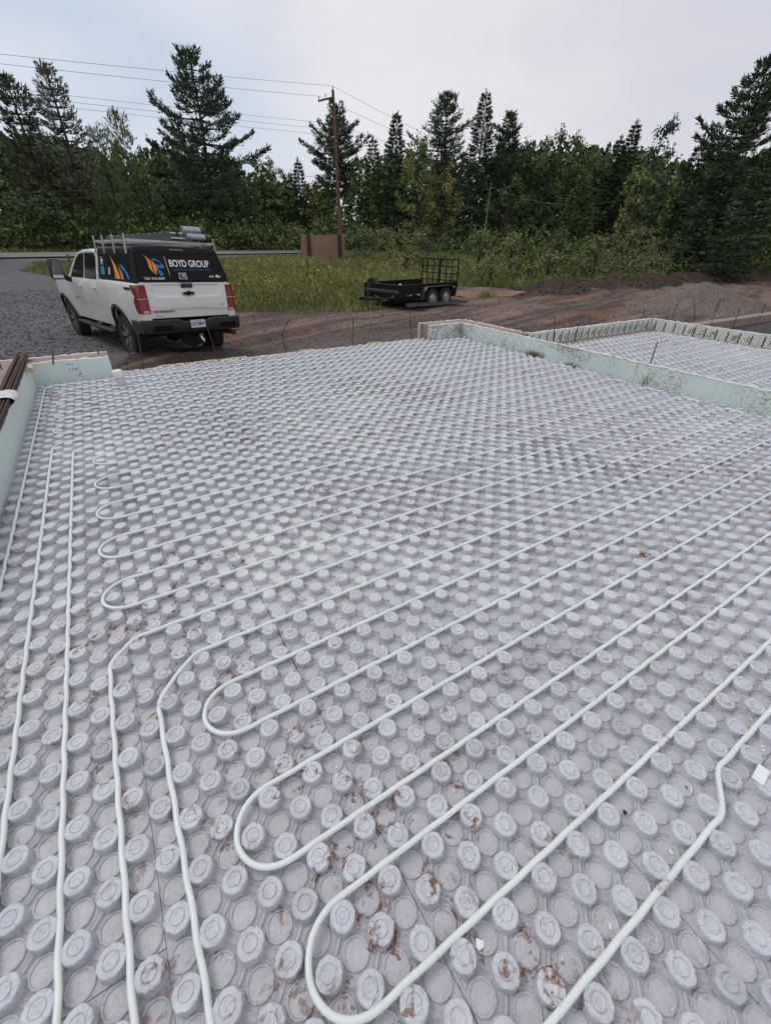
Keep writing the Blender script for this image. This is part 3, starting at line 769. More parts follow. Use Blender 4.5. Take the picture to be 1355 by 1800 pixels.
def foam_slab(parent, p0, p1, t, z0, z1, name='foam_panel', rag=.004, m=None):
    """foam board from plan point p0 to p1; thickness t to the left of p0->p1; ragged cut top"""
    p0 = Vector(p0); p1 = Vector(p1); d = (p1-p0); Ln = d.length; d.normalize(); nrm = Vector((-d.y, d.x)); n = max(2, int(Ln/.045)); r = .005
    V = []; F = []
    prof = [(0, z0), (0, z1-r), (r, z1), (t-r, z1), (t, z1-r), (t, z0)]
    for i in range(n+1):
        q = p0+d*(Ln*i/n)
        j = random.gauss(0, rag)
        for k, (o_, z) in enumerate(prof):
            o2 = o_+(random.gauss(0, rag*.6) if 0 < k < 5 else 0); pt = q+nrm*o2
            V.append((pt.x, pt.y, z+(j+random.gauss(0, rag*.5) if 0 < k < 5 else 0)))
    for i in range(n):
        for k in range(5): a = i*6+k; F.append((a, a+1, a+7, a+6))
        a = i*6; F.append((a+5, a, a+6, a+11))
    F.append((0, 5, 4, 3, 2, 1)); F.append(tuple(n*6+k for k in range(6)))
    me = bpy.data.meshes.new(name); me.from_pydata(V, [], F); me.materials.append(m or M_foam); me.materials.append(M_foamw)
    bm = bmesh.new(); bm.from_mesh(me); bmesh.ops.recalc_face_normals(bm, faces=bm.faces)
    for f in bm.faces:
        if f.normal.z > .35: f.material_index = 1
    bm.to_mesh(me); bm.free(); me.update()
    return obj(name, me, parent)
def foam_run(parent, p0, p1, t, z0, z1, step=1.22, **k):
    p0 = Vector(p0); p1 = Vector(p1); L = (p1-p0).length; d = (p1-p0).normalized(); a = 0
    while a < L-.01:
        b = min(a+step, L)
        if L-b < .12: b = L
        foam_slab(parent, p0+d*(a+.0015), p0+d*(b-.0015), t, z0, z1+random.gauss(0, .001), **k); a = b
def core(parent, poly, z0, z1):
    """concrete core with a trowelled, slightly uneven top"""
    (x0, y0), (x1, y1) = poly; nx = max(2, int(abs(x1-x0)/.05)); ny = max(2, int(abs(y1-y0)/.05)); V = []; F = []
    for i in range(nx+1):
        for j in range(ny+1):
            x = x0+(x1-x0)*i/nx; y = y0+(y1-y0)*j/ny; V.append((x, y, z1+.012*(fbm(x*5, y*5, 3)-.5)))
    for i in range(nx):
        for j in range(ny): a = i*(ny+1)+j; F.append((a, a+ny+1, a+ny+2, a+1))
    o = len(V); V += [(x0, y0, z0), (x1, y0, z0), (x1, y1, z0), (x0, y1, z0), (x0, y0, z1), (x1, y0, z1), (x1, y1, z1), (x0, y1, z1)]
    F += [(o, o+1, o+5, o+4), (o+1, o+2, o+6, o+5), (o+2, o+3, o+7, o+6), (o+3, o, o+4, o+7)]
    me = bpy.data.meshes.new('concrete_core'); me.from_pydata(V, [], F); me.update(); me.materials.append(M_conc)
    return obj('concrete_core', me, parent)
ZT = .268
# left wall and its return along the back (one form wall)
wl = empty('foam_form_wall', (-1.85, 1.0, -.7), label='mint foam form wall along the left side, turning along the back under the rebar bundle', cat='wall', group='foam form walls round the slab')
def rel(e, fn):
    for c in e.children:
        c.matrix_parent_inverse = e.matrix_basis.inverted()
foam_run(wl, (-1.665, 5.27), (-1.665, -3.2), -.062, -.7, ZT)                      # inner face, left
core(wl, ((-2.01, -3.2), (-1.732, 5.335)), -.7, ZT-.006)
foam_run(wl, (-2.075, 5.27), (-2.075, -3.2), -.062+.124, -.7, ZT-.004)
foam_run(wl, (-1.725, 5.272), (-.815, 5.272), .062, -.7, ZT, step=.56)            # inner face, back return
core(wl, ((-3.6, 5.339), (-.82, 5.60)), -.7, ZT-.006)
foam_run(wl, (-3.6, 5.603), (-.822, 5.603), .062, -.7, ZT-.004)
wr = empty('foam_form_wall', (5.3, 2.0, -.7), label='mud-splashed mint foam form wall between the two floors, with a short return at the doorway', cat='wall', group='foam form walls round the slab')
foam_run(wr, (5.152, -3.2), (5.152, 5.27), -.062, -.7, ZT)                        # inner face, long right wall
foam_run(wr, (4.40, 5.272), (5.213, 5.272), .062, -.7, ZT)
core(wr, ((4.402, 5.337), (5.47, 5.60)), -.7, ZT-.006)
core(wr, ((5.216, 3.86), (5.47, 5.335)), -.7, ZT-.006)
foam_run(wr, (4.40, 5.603), (5.535, 5.603), .062, -.7, ZT-.004)
foam_run(wr, (5.535, 3.86), (5.535, 5.60), .062, -.7, ZT-.004)
core(wr, ((5.216, -3.2), (5.24, 3.858)), -.7, .0)
# low parapet of the second room: foam with dark plastic ties and printed marks
M_foam2 = mat('foam_pale', (.66, .71, .65), .8, c2=(.54, .58, .52), nscale=3, bump=.3, bscale=60, bdist=.003, stain=((.16, .12, .09), 2.6, .62, .06))
M_tie = mat('plastic_tie', (.025, .025, .028), .5)
M_print = mat('black_print', (.03, .03, .032), .7)
def parapet(p0, p1, label, mid):
    e = empty('foam_form_wall', (mid[0], mid[1], -.7), label=label, cat='wall', group='foam form walls round the slab')
    P0 = Vector(p0); P1 = Vector(p1); d = (P1-P0).normalized(); L = (P1-P0).length; nrm = Vector((-d.y, d.x))
    foam_run(e, p0, p1, .064, -.7, .235, m=M_foam2, rag=.003)
    k = 0; a = .10
    pr = MB()
    while a < L-.05:
        q = P0+d*a
        mb = MB(); w = .011; o_ = -.003
        c = [q-d*w, q+d*w]
        mb.add([(c[0].x, c[0].y, .02), (c[1].x, c[1].y, .02), (c[1].x, c[1].y, .195+random.uniform(-.02, .02)), (c[0].x, c[0].y, .195),
                (c[0].x-nrm.x*.004, c[0].y-nrm.y*.004, .02), (c[1].x-nrm.x*.004, c[1].y-nrm.y*.004, .02), (c[1].x-nrm.x*.004, c[1].y-nrm.y*.004, .19), (c[0].x-nrm.x*.004, c[0].y-nrm.y*.004, .19)],
               [(0, 1, 2, 3), (4, 5, 6, 7), (0, 1, 5, 4), (1, 2, 6, 5), (2, 3, 7, 6), (3, 0, 4, 7)])
        mb.obj('plastic_tie', M_tie, e)
        # printed marks: stacked short strokes beside the tie
        if random.random() < .85 and a > .8:
            for r_i in range(3):
                for c_i in range(4):
                    if random.random() < .25: continue
                    s0 = a-.115+c_i*.023; z0 = .05+r_i*.032+c_i*.004
                    A_ = P0+d*s0-nrm*.0015; B_ = P0+d*(s0+.015)-nrm*.0015; w2 = .022
                    pr.add([(A_.x, A_.y, z0), (B_.x, B_.y, z0), (B_.x, B_.y, z0+w2), (A_.x, A_.y, z0+w2)], [(0, 1, 2, 3)])
        a += .203
    pr.obj('printed_marks', M_print, e)
    return e
e1 = parapet((5.62, 3.99), (9.50, 3.99), 'pale foam form wall with black ties along the back of the far room', (7.5, 3.99))
core(e1, ((5.54, 3.80), (9.28, 3.985)), -.7, .012)
core(e1, ((9.28, 3.80), (9.495, 3.985)), -.7, .011)
e2 = parapet((9.50, 3.985), (9.50, -3.0), 'pale foam form wall with black printed marks along the right side of the far room', (9.5, 1.0))
core(e2, ((9.285, -3.0), (9.495, 3.795)), -.7, .012)
# sill of the doorway
sl_ = empty('door_sill', (1.8, 5.5, -.7), label='low concrete and cream foam sill across the wide doorway behind the floor', cat='sill')
foam_run(sl_, (-.815, 5.452), (4.395, 5.452), .05, -.7, .006, rag=.009, m=M_foamw)
core(sl_, ((-.815, 5.506), (4.395, 5.64)), -.7, -.012)
M_cream = mat('expanding_foam', (.66, .58, .42), .8, c2=(.52, .44, .30), nscale=9, bump=.6, bscale=40, bdist=.006)
for (a, b) in ((-.25, .10), (.12, .62), (.64, 1.02), (1.9, 2.2), (3.2, 3.5)):
    mb = MB(); pts = [(a+(b-a)*k/14, 5.56+random.gauss(0, .006), .004+random.gauss(0, .003)) for k in range(15)]
    mb.tube(pts, [.017+random.uniform(-.004, .006) for _ in pts] and .019, 8); mb.obj('foam_bead', M_cream, sl_, True)
# third footing, further right
e3 = empty('footing_wall', (14, 4.2, -.7), label='low pinkish concrete footing wall running off to the right beyond the far room', cat='wall')
core(e3, ((10.8, 4.15), (19.5, 4.42)), -.7, -.10)
mb = MB(); mb.box(10.9, 1.0, -.7, 19.4, 4.148, -.30); o = mb.obj('gravel_fill', mat('gravel_fill', (.085, .082, .088), .95, c2=(.03, .03, .033), nscale=18, detail=3, bump=1, bscale=30, bdist=.03)); tag(o, kind='structure')
# handwriting on the foam
def text_mesh(s, m, shear=0, font_w=1.0, extrude=0.0, bevel=0.0):
    cu = bpy.data.curves.new('t', 'FONT'); cu.body = s; cu.size = 1; cu.shear = shear; cu.extrude = extrude; cu.offset = bevel; cu.align_x = 'LEFT'
    to = bpy.data.objects.new('t', cu); COL.objects.link(to); dg = bpy.context.evaluated_depsgraph_get(); dg.update()
    me = bpy.data.meshes.new_from_object(to.evaluated_get(dg)); bpy.data.objects.remove(to); me.materials.clear(); me.materials.append(m)
    return me
def put_text(name, s, m, parent, org, right, upv, w, h, shear=0, bold=0.0, push=.003):
    """fit text into w x h at org (lower left), facing right x up"""
    me = text_mesh(s, m, shear, bevel=bold)
    co = np.zeros(len(me.vertices)*3); me.vertices.foreach_get('co', co); co = co.reshape(-1, 3)
    mn, mxx = co.min(0), co.max(0); sx = w/(mxx[0]-mn[0]); sy = h/(mxx[1]-mn[1])
    r = Vector(right).normalized(); u = Vector(upv).normalized(); nn = r.cross(u).normalized()
    P = np.array(org)[None]+np.outer((co[:, 0]-mn[0])*sx, r)+np.outer((co[:, 1]-mn[1])*sy, u)+np.array(nn)[None]*push
    me.vertices.foreach_set('co', P.astype(np.float32).ravel()); me.update()
    return obj(name, me, parent)
M_marker = mat('marker_ink', (.10, .12, .12), .8)
put_text('handwriting', 'Mwy', M_marker, wl, (-1.30, 5.271, .20), (1, 0, 0), (0, 0, 1), .10, .032, .3, 0, .002)
put_text('handwriting', '174', M_marker, wl, (-1.28, 5.271, .13), (1, 0, 0), (0, 0, 1), .09, .042, .2, 0, .002)
put_text('handwriting', '-7', M_marker, wl, (-1.24, 5.271, .065), (1, 0, 0), (0, 0, 1), .08, .035, .2, 0, .002)
for e in (wl, wr, e1, e2, e3, sl_): rel(e, 0)

# ------------------------------------------------------------------ rebar
M_rust = mat('rusty_steel', (.085, .052, .040), .7, metal=.3, c2=(.045, .034, .032), nscale=14, bump=.6, bscale=120, bdist=.002)
M_rust2 = mat('rusty_steel_orange', (.15, .070, .040), .8, c2=(.06, .035, .028), nscale=9, bump=.6, bscale=120, bdist=.002)
def rebar(pb, pt, label, r=.0075, mid=None, m=None, group='rebar stakes standing round the slab'):
    pb = Vector(pb); pt = Vector(pt); V = [Vector((0, 0, -.25))]
    n = 14
    for i in range(n+1):
        q = (pt-pb)*i/n
        if mid is not None: q = q+Vector(mid)*math.sin(PI*i/n)
        V.append(q+Vector((0, 0, 0)))
    V[0] = V[1]-(V[2]-V[1]).normalized()*.22
    mb = MB(); mb.tube(V, r, 7)
    o = mb.obj('rebar', m or M_rust, None, True, loc=tuple(pb)); tag(o, label, 'rebar', group); return o
RB = [  # base px, top px, base z
 ((254, 654), (241, 579), .0, 'thin rebar stake in front of the rear left wheel of the pickup'),
 ((385, 637), (365, 576), .0, 'thin rebar stake in front of the rear right wheel of the pickup'),
 ((621, 610), (620, 557), .0, 'upright rebar stake at the sill below the plywood sign'),
 ((722, 597), (721, 542), .0, 'upright rebar stake just left of the foam return wall, under the steel channels'),
 ((972, 596), (976.5, 556), .24, 'rebar stake at the left end of the far room parapet'),
 ((1009, 606.5), (1016.5, 568), .0, 'leaning rebar stake in the far floor, left of centre'),
 ((1033.6, 588), (1037.7, 554), .03, 'rebar stake third from the left along the back parapet'),
 ((1123, 574.6), (1132, 542.7), .03, 'leaning rebar stake just left of the parapet corner'),
 ((1172, 560), (1175, 541), .10, 'short rebar stake at the parapet corner'),
 ((1182, 558), (1190.8, 532.6), .10, 'leaning rebar stake just right of the parapet corner'),
 ((1250, 566), (1266, 523.5), .10, 'tall leaning rebar stake in front of the gravel mound'),
 ((1281, 589.7), (1299.6, 544), .03, 'tall leaning rebar stake at the right-hand parapet, right of the mound top'),
 ((1142.4, 638.4), (1155, 601.5), .20, 'rebar stake leaning at the long foam wall, lone in front of the far floor'),
]
for (b, t, z, l) in RB:
    pb = up(b[0], b[1], z)
    if z < .2 and b[0] < 730: pb = np.array([pb[0], 5.58, 0.0]); k = up(b[0], b[1], -.01); pb = np.array([k[0]*1.0, k[1], -.01])
    D = math.hypot(pb[0]-CAMP[0], pb[1]-CAMP[1]); pt = at(t[0], t[1], D+.02)
    rebar(pb, pt, l)
pb = up(501.5, 616, -.01); pt = at(511, 561, math.hypot(pb[0]-CAMP[0], pb[1]-CAMP[1]))
rebar(pb, pt, 'bent rebar stake standing between pickup and trailer', mid=(-.07, 0, .05))
for x, y0, y1, D0, l in ((1220, 551, 529, 14.5, 'thin bent stake in the dirt left of the gravel mound'), (1336, 554.5, 532.6, 16.0, 'thin stake at the right edge beyond the footing wall')):
    b = at(x, y0, D0); t = at(x+(9 if x > 1300 else -2), y1, D0); rebar(b, t, l, group='rebar stakes standing round the slab', mid=(.02, 0, 0))
for k, (x, y0, y1, y, l) in enumerate(((740, 567, 559, 5.47, 'short rebar stub on the return wall top, at its left end'), (794.5, 562, 554, 5.47, 'short rebar stub on the return wall top, near the corner'), (830, 562, 555, 5.2, 'short rebar stub on the long wall top, just past the corner'), (918.5, 584, 576, 4.2, 'short rebar stub on the long wall top, where the concrete ends'))):
    b = up(x, y0, .262); D = math.hypot(b[0]-CAMP[0], b[1]-CAMP[1]); rebar(b, at(x, y1, D), l, group='short rebar stubs in the wall tops')
b = up(173.7, 622.5, .262); rebar(b, at(172.5, 615, math.hypot(b[0]-CAMP[0], b[1]-CAMP[1])), 'short rebar stub on the left return wall top beside its right end', group='short rebar stubs in the wall tops')
b = up(4, 649, .262); rebar(b, at(-1, 637, math.hypot(b[0]-CAMP[0], b[1]-CAMP[1])), 'rebar stub left of the bundle at the photo edge', group='short rebar stubs in the wall tops')
# grey pipe end sticking over the left return wall
b = up(93, 641, .28); b2 = np.array([b[0]+.005, b[1]+.03, .275]); t = at(94, 615, math.hypot(b[0]-CAMP[0], b[1]-CAMP[1])+.02)
mb = MB(); mb.tube([Vector(b2)-Vector(b2), Vector(t)-Vector(b2)], .011, 10); o = mb.obj('steel_pin', mat('grey_steel', (.16, .15, .15), .5, metal=.6), None, True, loc=tuple(b2)); tag(o, 'thick grey steel pin standing on the left return wall', 'pin')
# bundle of bars with a paper wrap, lying across the left wall
pa = up(43, 626, .30); pz = up(-34, 800, .30); dirb = Vector(pz-pa); Lb = dirb.length; dirb.normalize()
rb = empty('rebar_bundle', tuple(pa), label='bundle of brown rebar with a white paper wrap lying across the left foam wall', cat='rebar bundle')
side = Vector((-dirb.y, dirb.x, 0)); k = 0
for lay in range(3):
    for j in range(7-lay):
        off = (j-3+lay*.5)*.021; zz = .0+lay*.0175; st = random.uniform(-.05, .07); en = Lb+random.uniform(.8, 1.2); f0 = random.gauss(0, .012)
        pts = [(Vector((0, 0, zz))+side*(off*(1+.12*math.sin(i*.9+j))+f0*(1-i/8))+dirb*(st+(en-st)*i/8)) for i in range(9)]
        mb = MB(); mb.tube(pts, .0085, 6); mb.obj('bar', M_rust if random.random() < .7 else M_rust2, rb, True)
mb = MB(); pw = up(16, 697, .33); sc = (Vector(pw)-Vector(pa)).dot(dirb)
V = []; n = 16
for i in range(7):
    for j in range(n):
        a = 2*PI*j/n; r1 = .098+.006*math.sin(3*a+i); r2 = .045+.005*math.sin(2*a+i*2)
        V.append(Vector((0, 0, .018))+side*(math.cos(a)*r1)+Vector((0, 0, 1))*(math.sin(a)*r2*.9)+dirb*(sc-.14+.046*i+.008*math.sin(5*a)))
mb.add(V, [(i*n+j, i*n+(j+1) % n, (i+1)*n+(j+1) % n, (i+1)*n+j) for i in range(6) for j in range(n)])
mb.obj('paper_wrap', mat('white_wrap', (.72, .70, .72), .7, c2=(.55, .52, .52), nscale=12, bump=.6, bscale=25, bdist=.01), rb, True)
for (px_, py_) in ((27, 640), (55, 648)):
    q = up(px_, py_, .272); mb = MB(); V = [(0, 0, 0)]
    m_c = mat('cream_paper', (.62, .55, .42), .8, c2=(.5, .42, .32), nscale=9)
    mb.tube([(0, -.09, .0), (.01, -.03, .012), (-.01, .04, .008), (.0, .1, .0)], .035, 7); o = mb.obj('foam_blob', M_cream, None, True, loc=tuple(q)); tag(o, 'cream blob of expanding foam beside the rebar bundle, on its '+('left' if px_ < 40 else 'right'), 'foam blob', 'foam blobs by the rebar bundle')
# capped white drain pipe
e = empty('drain_pipe', (-.75, 4.70, 0), rot=(.02, -.085, 0), label='short white capped drain pipe standing up through the floor by the doorway', cat='pipe')
mb = MB(); mb.lathe([(.050, -.04), (.050, .18), (.046, .18), (.046, .06)], 24); mb.obj('pipe', mat('pvc', (.66, .63, .57), .45, c2=(.50, .46, .40), nscale=9, stain=((.28, .2, .14), 14, .6, .1)), e, True)
mb = MB(); mb.lathe([(.0555, .135), (.0565, .138), (.0565, .206), (.052, .212), (.03, .214), (.001, .214)], 24); mb.obj('cap', mat('pvc_cap', (.78, .77, .74), .4), e, True)
# dry weeds caught against the foot of the long wall
M_straw = mat('straw', (.20, .155, .09), .9, c2=(.11, .085, .05), nscale=9, island=.4)
for (yy, hh, nn_, l) in ((3.35, .10, 150, 'clump of dry brown weeds against the long foam wall, the bigger and further one'), (2.62, .06, 120, 'low clump of dry brown weeds against the long foam wall, nearer one'), (1.48, .19, 16, 'few thin dry twigs leaning on the long foam wall')):
    V = []; F = []
    for k in range(nn_):
        a = rng.normal(0, .085 if nn_ > 20 else .02); L_ = hh*rng.uniform(.4, 1.1); dx, dy = -abs(rng.normal(0, .05)), rng.normal(0, .35)*L_; w_ = .0025; o_ = len(V)
        x0 = 5.12-abs(rng.normal(0, .025)); V += [(x0, yy+a-w_, .0), (x0, yy+a+w_, .0), (x0+dx*.3+.01, yy+a+dy, L_), (x0+dx*.3+.008, yy+a+dy+w_, L_)]; F += [(o_, o_+1, o_+3, o_+2)]
    me = np_mesh('weed_clump', np.array(V)-np.array([5.1, yy, 0]), np.array(F), M_straw); o = obj('weed_clump', me, None, (5.1, yy, 0)); tag(o, l, 'weeds', None, 'stuff')

# ------------------------------------------------------------------ pickup truck
M_white = mat('white_paint', (.80, .79, .785), .26, c2=(.75, .735, .72), nscale=.9, coat=.6, spec=.5)
M_whited = mat('white_paint_dusty', (.78, .765, .75), .4, c2=(.62, .585, .555), nscale=2.2, coat=.2)
M_blk = mat('black_trim', (.022, .022, .024), .55, c2=(.035, .033, .032), nscale=5)
M_blkg = mat('black_gloss', (.006, .006, .007), .28, spec=.16, coat=.0)
M_glass = mat('dark_glass', (.012, .015, .016), .07, spec=.5)
M_tyre = mat('tyre_rubber', (.022, .021, .021), .85, c2=(.04, .034, .030), nscale=5, bump=.4, bscale=40)
M_chrome = mat('chrome', (.60, .60, .62), .14, metal=1.0)
M_alu = mat('aluminium', (.58, .58, .57), .42, metal=.75, c2=(.48, .48, .47), nscale=5)
M_red = mat('tail_lamp_red', (.28, .010, .018), .16, coat=.8, c2=(.20, .008, .012), nscale=9)
M_lampc = mat('lamp_clear', (.62, .40, .40), .15, coat=.6)
M_rim = mat('rim_dark', (.05, .05, .052), .3, metal=.6); M_rimc = mat('rim_machined', (.55, .55, .56), .25, metal=.9)
M_und = mat('underbody', (.012, .012, .012), .8)
truck = empty('pickup_truck', TRK[:3], label='white crew cab pickup with black canopy, roof rack and company lettering', cat='pickup truck')
truck.rotation_mode = 'QUATERNION'
# forward = local x, left = local y; pitch then roll then heading as fitted
hq, pq, rq = TRK[3], TRK[4], TRK[5]
Rh = Matrix.Rotation(hq, 4, 'Z'); Rp = Matrix(((math.cos(pq), 0, -math.sin(pq), 0), (0, 1, 0, 0), (math.sin(pq), 0, math.cos(pq), 0), (0, 0, 0, 1))); Rr_ = Matrix(((1, 0, 0, 0), (0, math.cos(rq), -math.sin(rq), 0), (0, math.sin(rq), math.cos(rq), 0), (0, 0, 0, 1)))
truck.rotation_quaternion = (Rh @ Rp @ Rr_).to_quaternion()
WB = 4.04
def bw(a, z):
    """half width of the lower body"""
    zz = [.45, .62, .75, 1.0, 1.18, 1.32, 1.40, 1.445, 1.475]; ww = [.93, .965, .985, 1.01, 1.015, 1.005, .985, .955, .90]
    w = float(np.interp(z, zz, ww))
    # belt crease and swollen wheel arches
    for c in (0, WB): w += .035*math.exp(-((a-c)/.62)**4)*math.exp(-((z-.95)/.42)**2)
    if 1.0 < a < 3.2: w -= .018*math.exp(-((z-.78)/.2)**2)
    if a > 4.3: w -= .16*((a-4.3)/.7)**2
    if a < -.95: w -= .05*((-.95-a)/.25)**2
    return w
def arch(c, R, zc, n=18, z0=.55):
    """points of a wheel opening, rear to front"""
    o = []
    for i in range(n+1):
        t = PI-PI*i/n; o.append((c+R*math.cos(t), zc+R*1.02*math.sin(t)))
    return [(c-R, z0)]+o+[(c+R, z0)]
def side_panel(name, outline, m, parent, wf, off=0.0, lev=None, thick=0.0, both=False, left=True, smooth=True):
    bm = bmesh.new(); vs = [bm.verts.new((a, 0, z)) for a, z in outline]; bm.faces.new(vs)
    zs = [p[1] for p in outline]; as_ = [p[0] for p in outline]
    def cuts(co, no):
        bmesh.ops.bisect_plane(bm, geom=bm.verts[:]+bm.edges[:]+bm.faces[:], plane_co=co, plane_no=no, dist=1e-5)
    z = .5
    while z < 2.1:
        if min(zs) < z < max(zs): cuts((0, 0, z), (0, 0, 1))
        z += .045
    a = -1.2
    while a < 5.1:
        if min(as_) < a < max(as_): cuts((a, 0, 0), (1, 0, 0))
        a += .13
    if thick:
        be = [e for e in bm.edges if e.is_boundary]
        r = bmesh.ops.extrude_edge_only(bm, edges=be); nv = {v for v in r['geom'] if isinstance(v, bmesh.types.BMVert)}
    else: nv = set()
    for v in bm.verts:
        w = wf(v.co.x, v.co.z)+off-(thick if v in nv else 0); v.co.y = w if left else -w
    bmesh.ops.triangulate(bm, faces=[f for f in bm.faces if len(f.verts) > 4])
    bmesh.ops.recalc_face_normals(bm, faces=bm.faces)
    me = bpy.data.meshes.new(name); bm.to_mesh(me); bm.free()
    me.polygons.foreach_set('use_smooth', np.ones(len(me.polygons), bool)); me.set_sharp_from_angle(angle=math.radians(32)); me.materials.append(m)
    return obj(name, me, parent)
def join_mesh(objs, name, m, parent):
    V = []; F = []
    for o in objs:
        k = len(V); V += [tuple(v.co) for v in o.data.vertices]; F += [tuple(k+i for i in p.vertices) for p in o.data.polygons]; bpy.data.objects.remove(o)
    me = bpy.data.meshes.new(name); me.from_pydata(V, [], F); bm = bmesh.new(); bm.from_mesh(me); bmesh.ops.recalc_face_normals(bm, faces=bm.faces); bm.to_mesh(me); bm.free()
    me.polygons.foreach_set('use_smooth', np.ones(len(me.polygons), bool)); me.set_sharp_from_angle(angle=math.radians(32)); me.materials.append(m); return obj(name, me, parent)
RA_, ZC = .485, .50
bed = [(-1.165, 1.455), (-1.165, .80), (-1.10, .66), (-.62, .60)]+arch(0, RA_, ZC, z0=.58)+[(.60, .56), (.975, .56), (.975, 1.475)]
fen = [(3.17, 1.435), (3.17, .55)]+arch(WB, RA_, ZC, z0=.55)+[(4.72, .56), (4.98, .62), (5.02, .95), (5.0, 1.24), (4.6, 1.36), (3.8, 1.42)]
d_r = [(1.0, 1.435), (1.0, .56), (2.0, .55), (2.03, 1.435)]; d_f = [(2.045, 1.435), (2.015, .55), (3.155, .545), (3.155, 1.435)]
for lf in (True, False):
    side_panel('bed_side', bed, M_white, truck, bw, left=lf, thick=.07); side_panel('front_fender', fen, M_white, truck, bw, left=lf, thick=.07)
HB = lambda a, z: .965-.165*max(0, z-1.42)/.58     # greenhouse half width
mb = MB()
def loft(mb, stations, prof, close0=True, close1=True):
    """stations a; prof(a) -> list of (y,z) from left sill over the roof to right sill"""
    n = None; base = len(mb.v); V = []
    for a in stations:
        p = prof(a); n = len(p); V += [((a[0] if isinstance(a, tuple) else a), y, z) if not isinstance(a, tuple) else (a[0]+a[2]*(z-a[3]), y, z) for y, z in p]
    F = []
    for i in range(len(stations)-1):
        for k in range(n-1): q = i*n+k; F.append((q, q+1, q+n+1, q+n))
    if close0: F.append(tuple(range(n)))
    if close1: F.append(tuple(reversed(range((len(stations)-1)*n, len(stations)*n))))
    mb.add(V, F)
def cab_prof(a):
    H = float(np.interp(a, [1.0, 1.08, 1.6, 2.2, 2.55, 2.8, 3.05, 3.25, 3.40], [1.975, 2.0, 2.025, 2.01, 1.965, 1.85, 1.68, 1.53, 1.43]))
    L = []
    zt = H-.055
    for k in range(7):
        z = 1.42+(max(zt, 1.422)-1.42)*k/6; L.append((HB(a, z), z))
    w = HB(a, zt)
    for k in range(1, 5):
        t = PI/2*k/4; L.append((w-.09*(1-math.cos(t)), zt+.055*math.sin(t)))
    w2 = w-.09
    for k in range(1, 6): y = w2*(1-k/5); L.append((y, H+.02*(1-(y/w2)**2)))
    return L+[(-y, z) for y, z in reversed(L[:-1])]
loft(mb, [1.0, 1.04, 1.3, 1.6, 1.9, 2.2, 2.4, 2.55, 2.68, 2.8, 2.92, 3.05, 3.15, 3.25, 3.40], cab_prof)
mb.obj('cab_roof', M_white, truck, True)
# hood, front end, floor and bed interior blocks
mb = MB()
loft(mb, [3.3, 3.8, 4.3, 4.6, 4.85, 4.98, 5.03], lambda a: [(y*float(np.interp(a, [3.3, 4.6, 5.03], [1, .95, .84])), z) for y, z in (lambda H: [(.96, H-.35), (.965, H-.06), (.93, H-.015), (.6, H+.03), (.3, H+.035), (0, H+.02), (-.3, H+.035), (-.6, H+.03), (-.93, H-.015), (-.965, H-.06), (-.96, H-.35)])(float(np.interp(a, [3.3, 3.8, 4.6, 4.9, 5.03], [1.44, 1.43, 1.37, 1.31, 1.2])))])
mb.obj('hood', M_white, truck, True)
mb = MB(); mb.box(4.86, -.84, .55, 4.98, .84, 1.25); mb.box(4.9, -.9, .48, 5.06, .9, .68); mb.obj('grille', M_blk, truck)
mb = MB(); mb.box(-1.10, -.86, .56, .95, .86, .70); mb.box(1.0, -.86, .50, 4.8, .86, .66); mb.box(-.55, -.86, .7, -.51, .86, 1.4); mb.box(-.9, -.3, .42, 4.5, -.22, .56); mb.box(-.9, .22, .42, 4.5, .3, .56)
for c in (0, WB): mb.box(c-.56, -.60, .6, c+.56, .60, 1.18)
mb.box(-.6, -.64, .95, .6, -.6, 1.3)
mb.tube([(0, -.8, .42), (0, .8, .42)], .06, 8); mb.lathe([(.001, -.2), (.15, -.13), (.19, 0), (.15, .13), (.001, .2)], 12, (0, 0, .42), 'y'); mb.tube([(WB, -.8, .42), (WB, .8, .42)], .05, 8)
mb.tube([(-.9, 0, .50), (-1.05, 0, .47)], .25, 8)
mb.obj('chassis', M_und, truck)
# wheel wells and black arch flares
for c in (0, WB):
    for s_ in (1, -1):
        mb = MB(); n = 20; V = []
        for i in range(n+1):
            t = PI-PI*i/n
            for (R_, w_) in ((RA_+.045, .002), (RA_+.045, .022), (RA_-.012, .026), (RA_-.012, -.03)):
                x = c+R_*math.cos(t); z = ZC+R_*1.02*math.sin(t); V.append((x, s_*(bw(x, z)+w_), z))
        m2 = 4; F = [(i*m2+k, i*m2+k+1, (i+1)*m2+k+1, (i+1)*m2+k) for i in range(n) for k in range(3)]
        mb.add(V, F)
        mb.obj('arch_flare', M_blk, truck, True)
        mb = MB(); V = []
        for i in range(n+1):
            t = PI-PI*i/n
            for w_ in (.94, .55): V.append((c+(RA_-.005)*math.cos(t), s_*w_, ZC+RA_*1.02*math.sin(t)))
        mb.add(V, [(i*2, i*2+1, i*2+3, i*2+2) for i in range(n)]+[tuple(i*2+1 for i in range(n+1))]); mb.obj('wheel_well', M_und, truck)
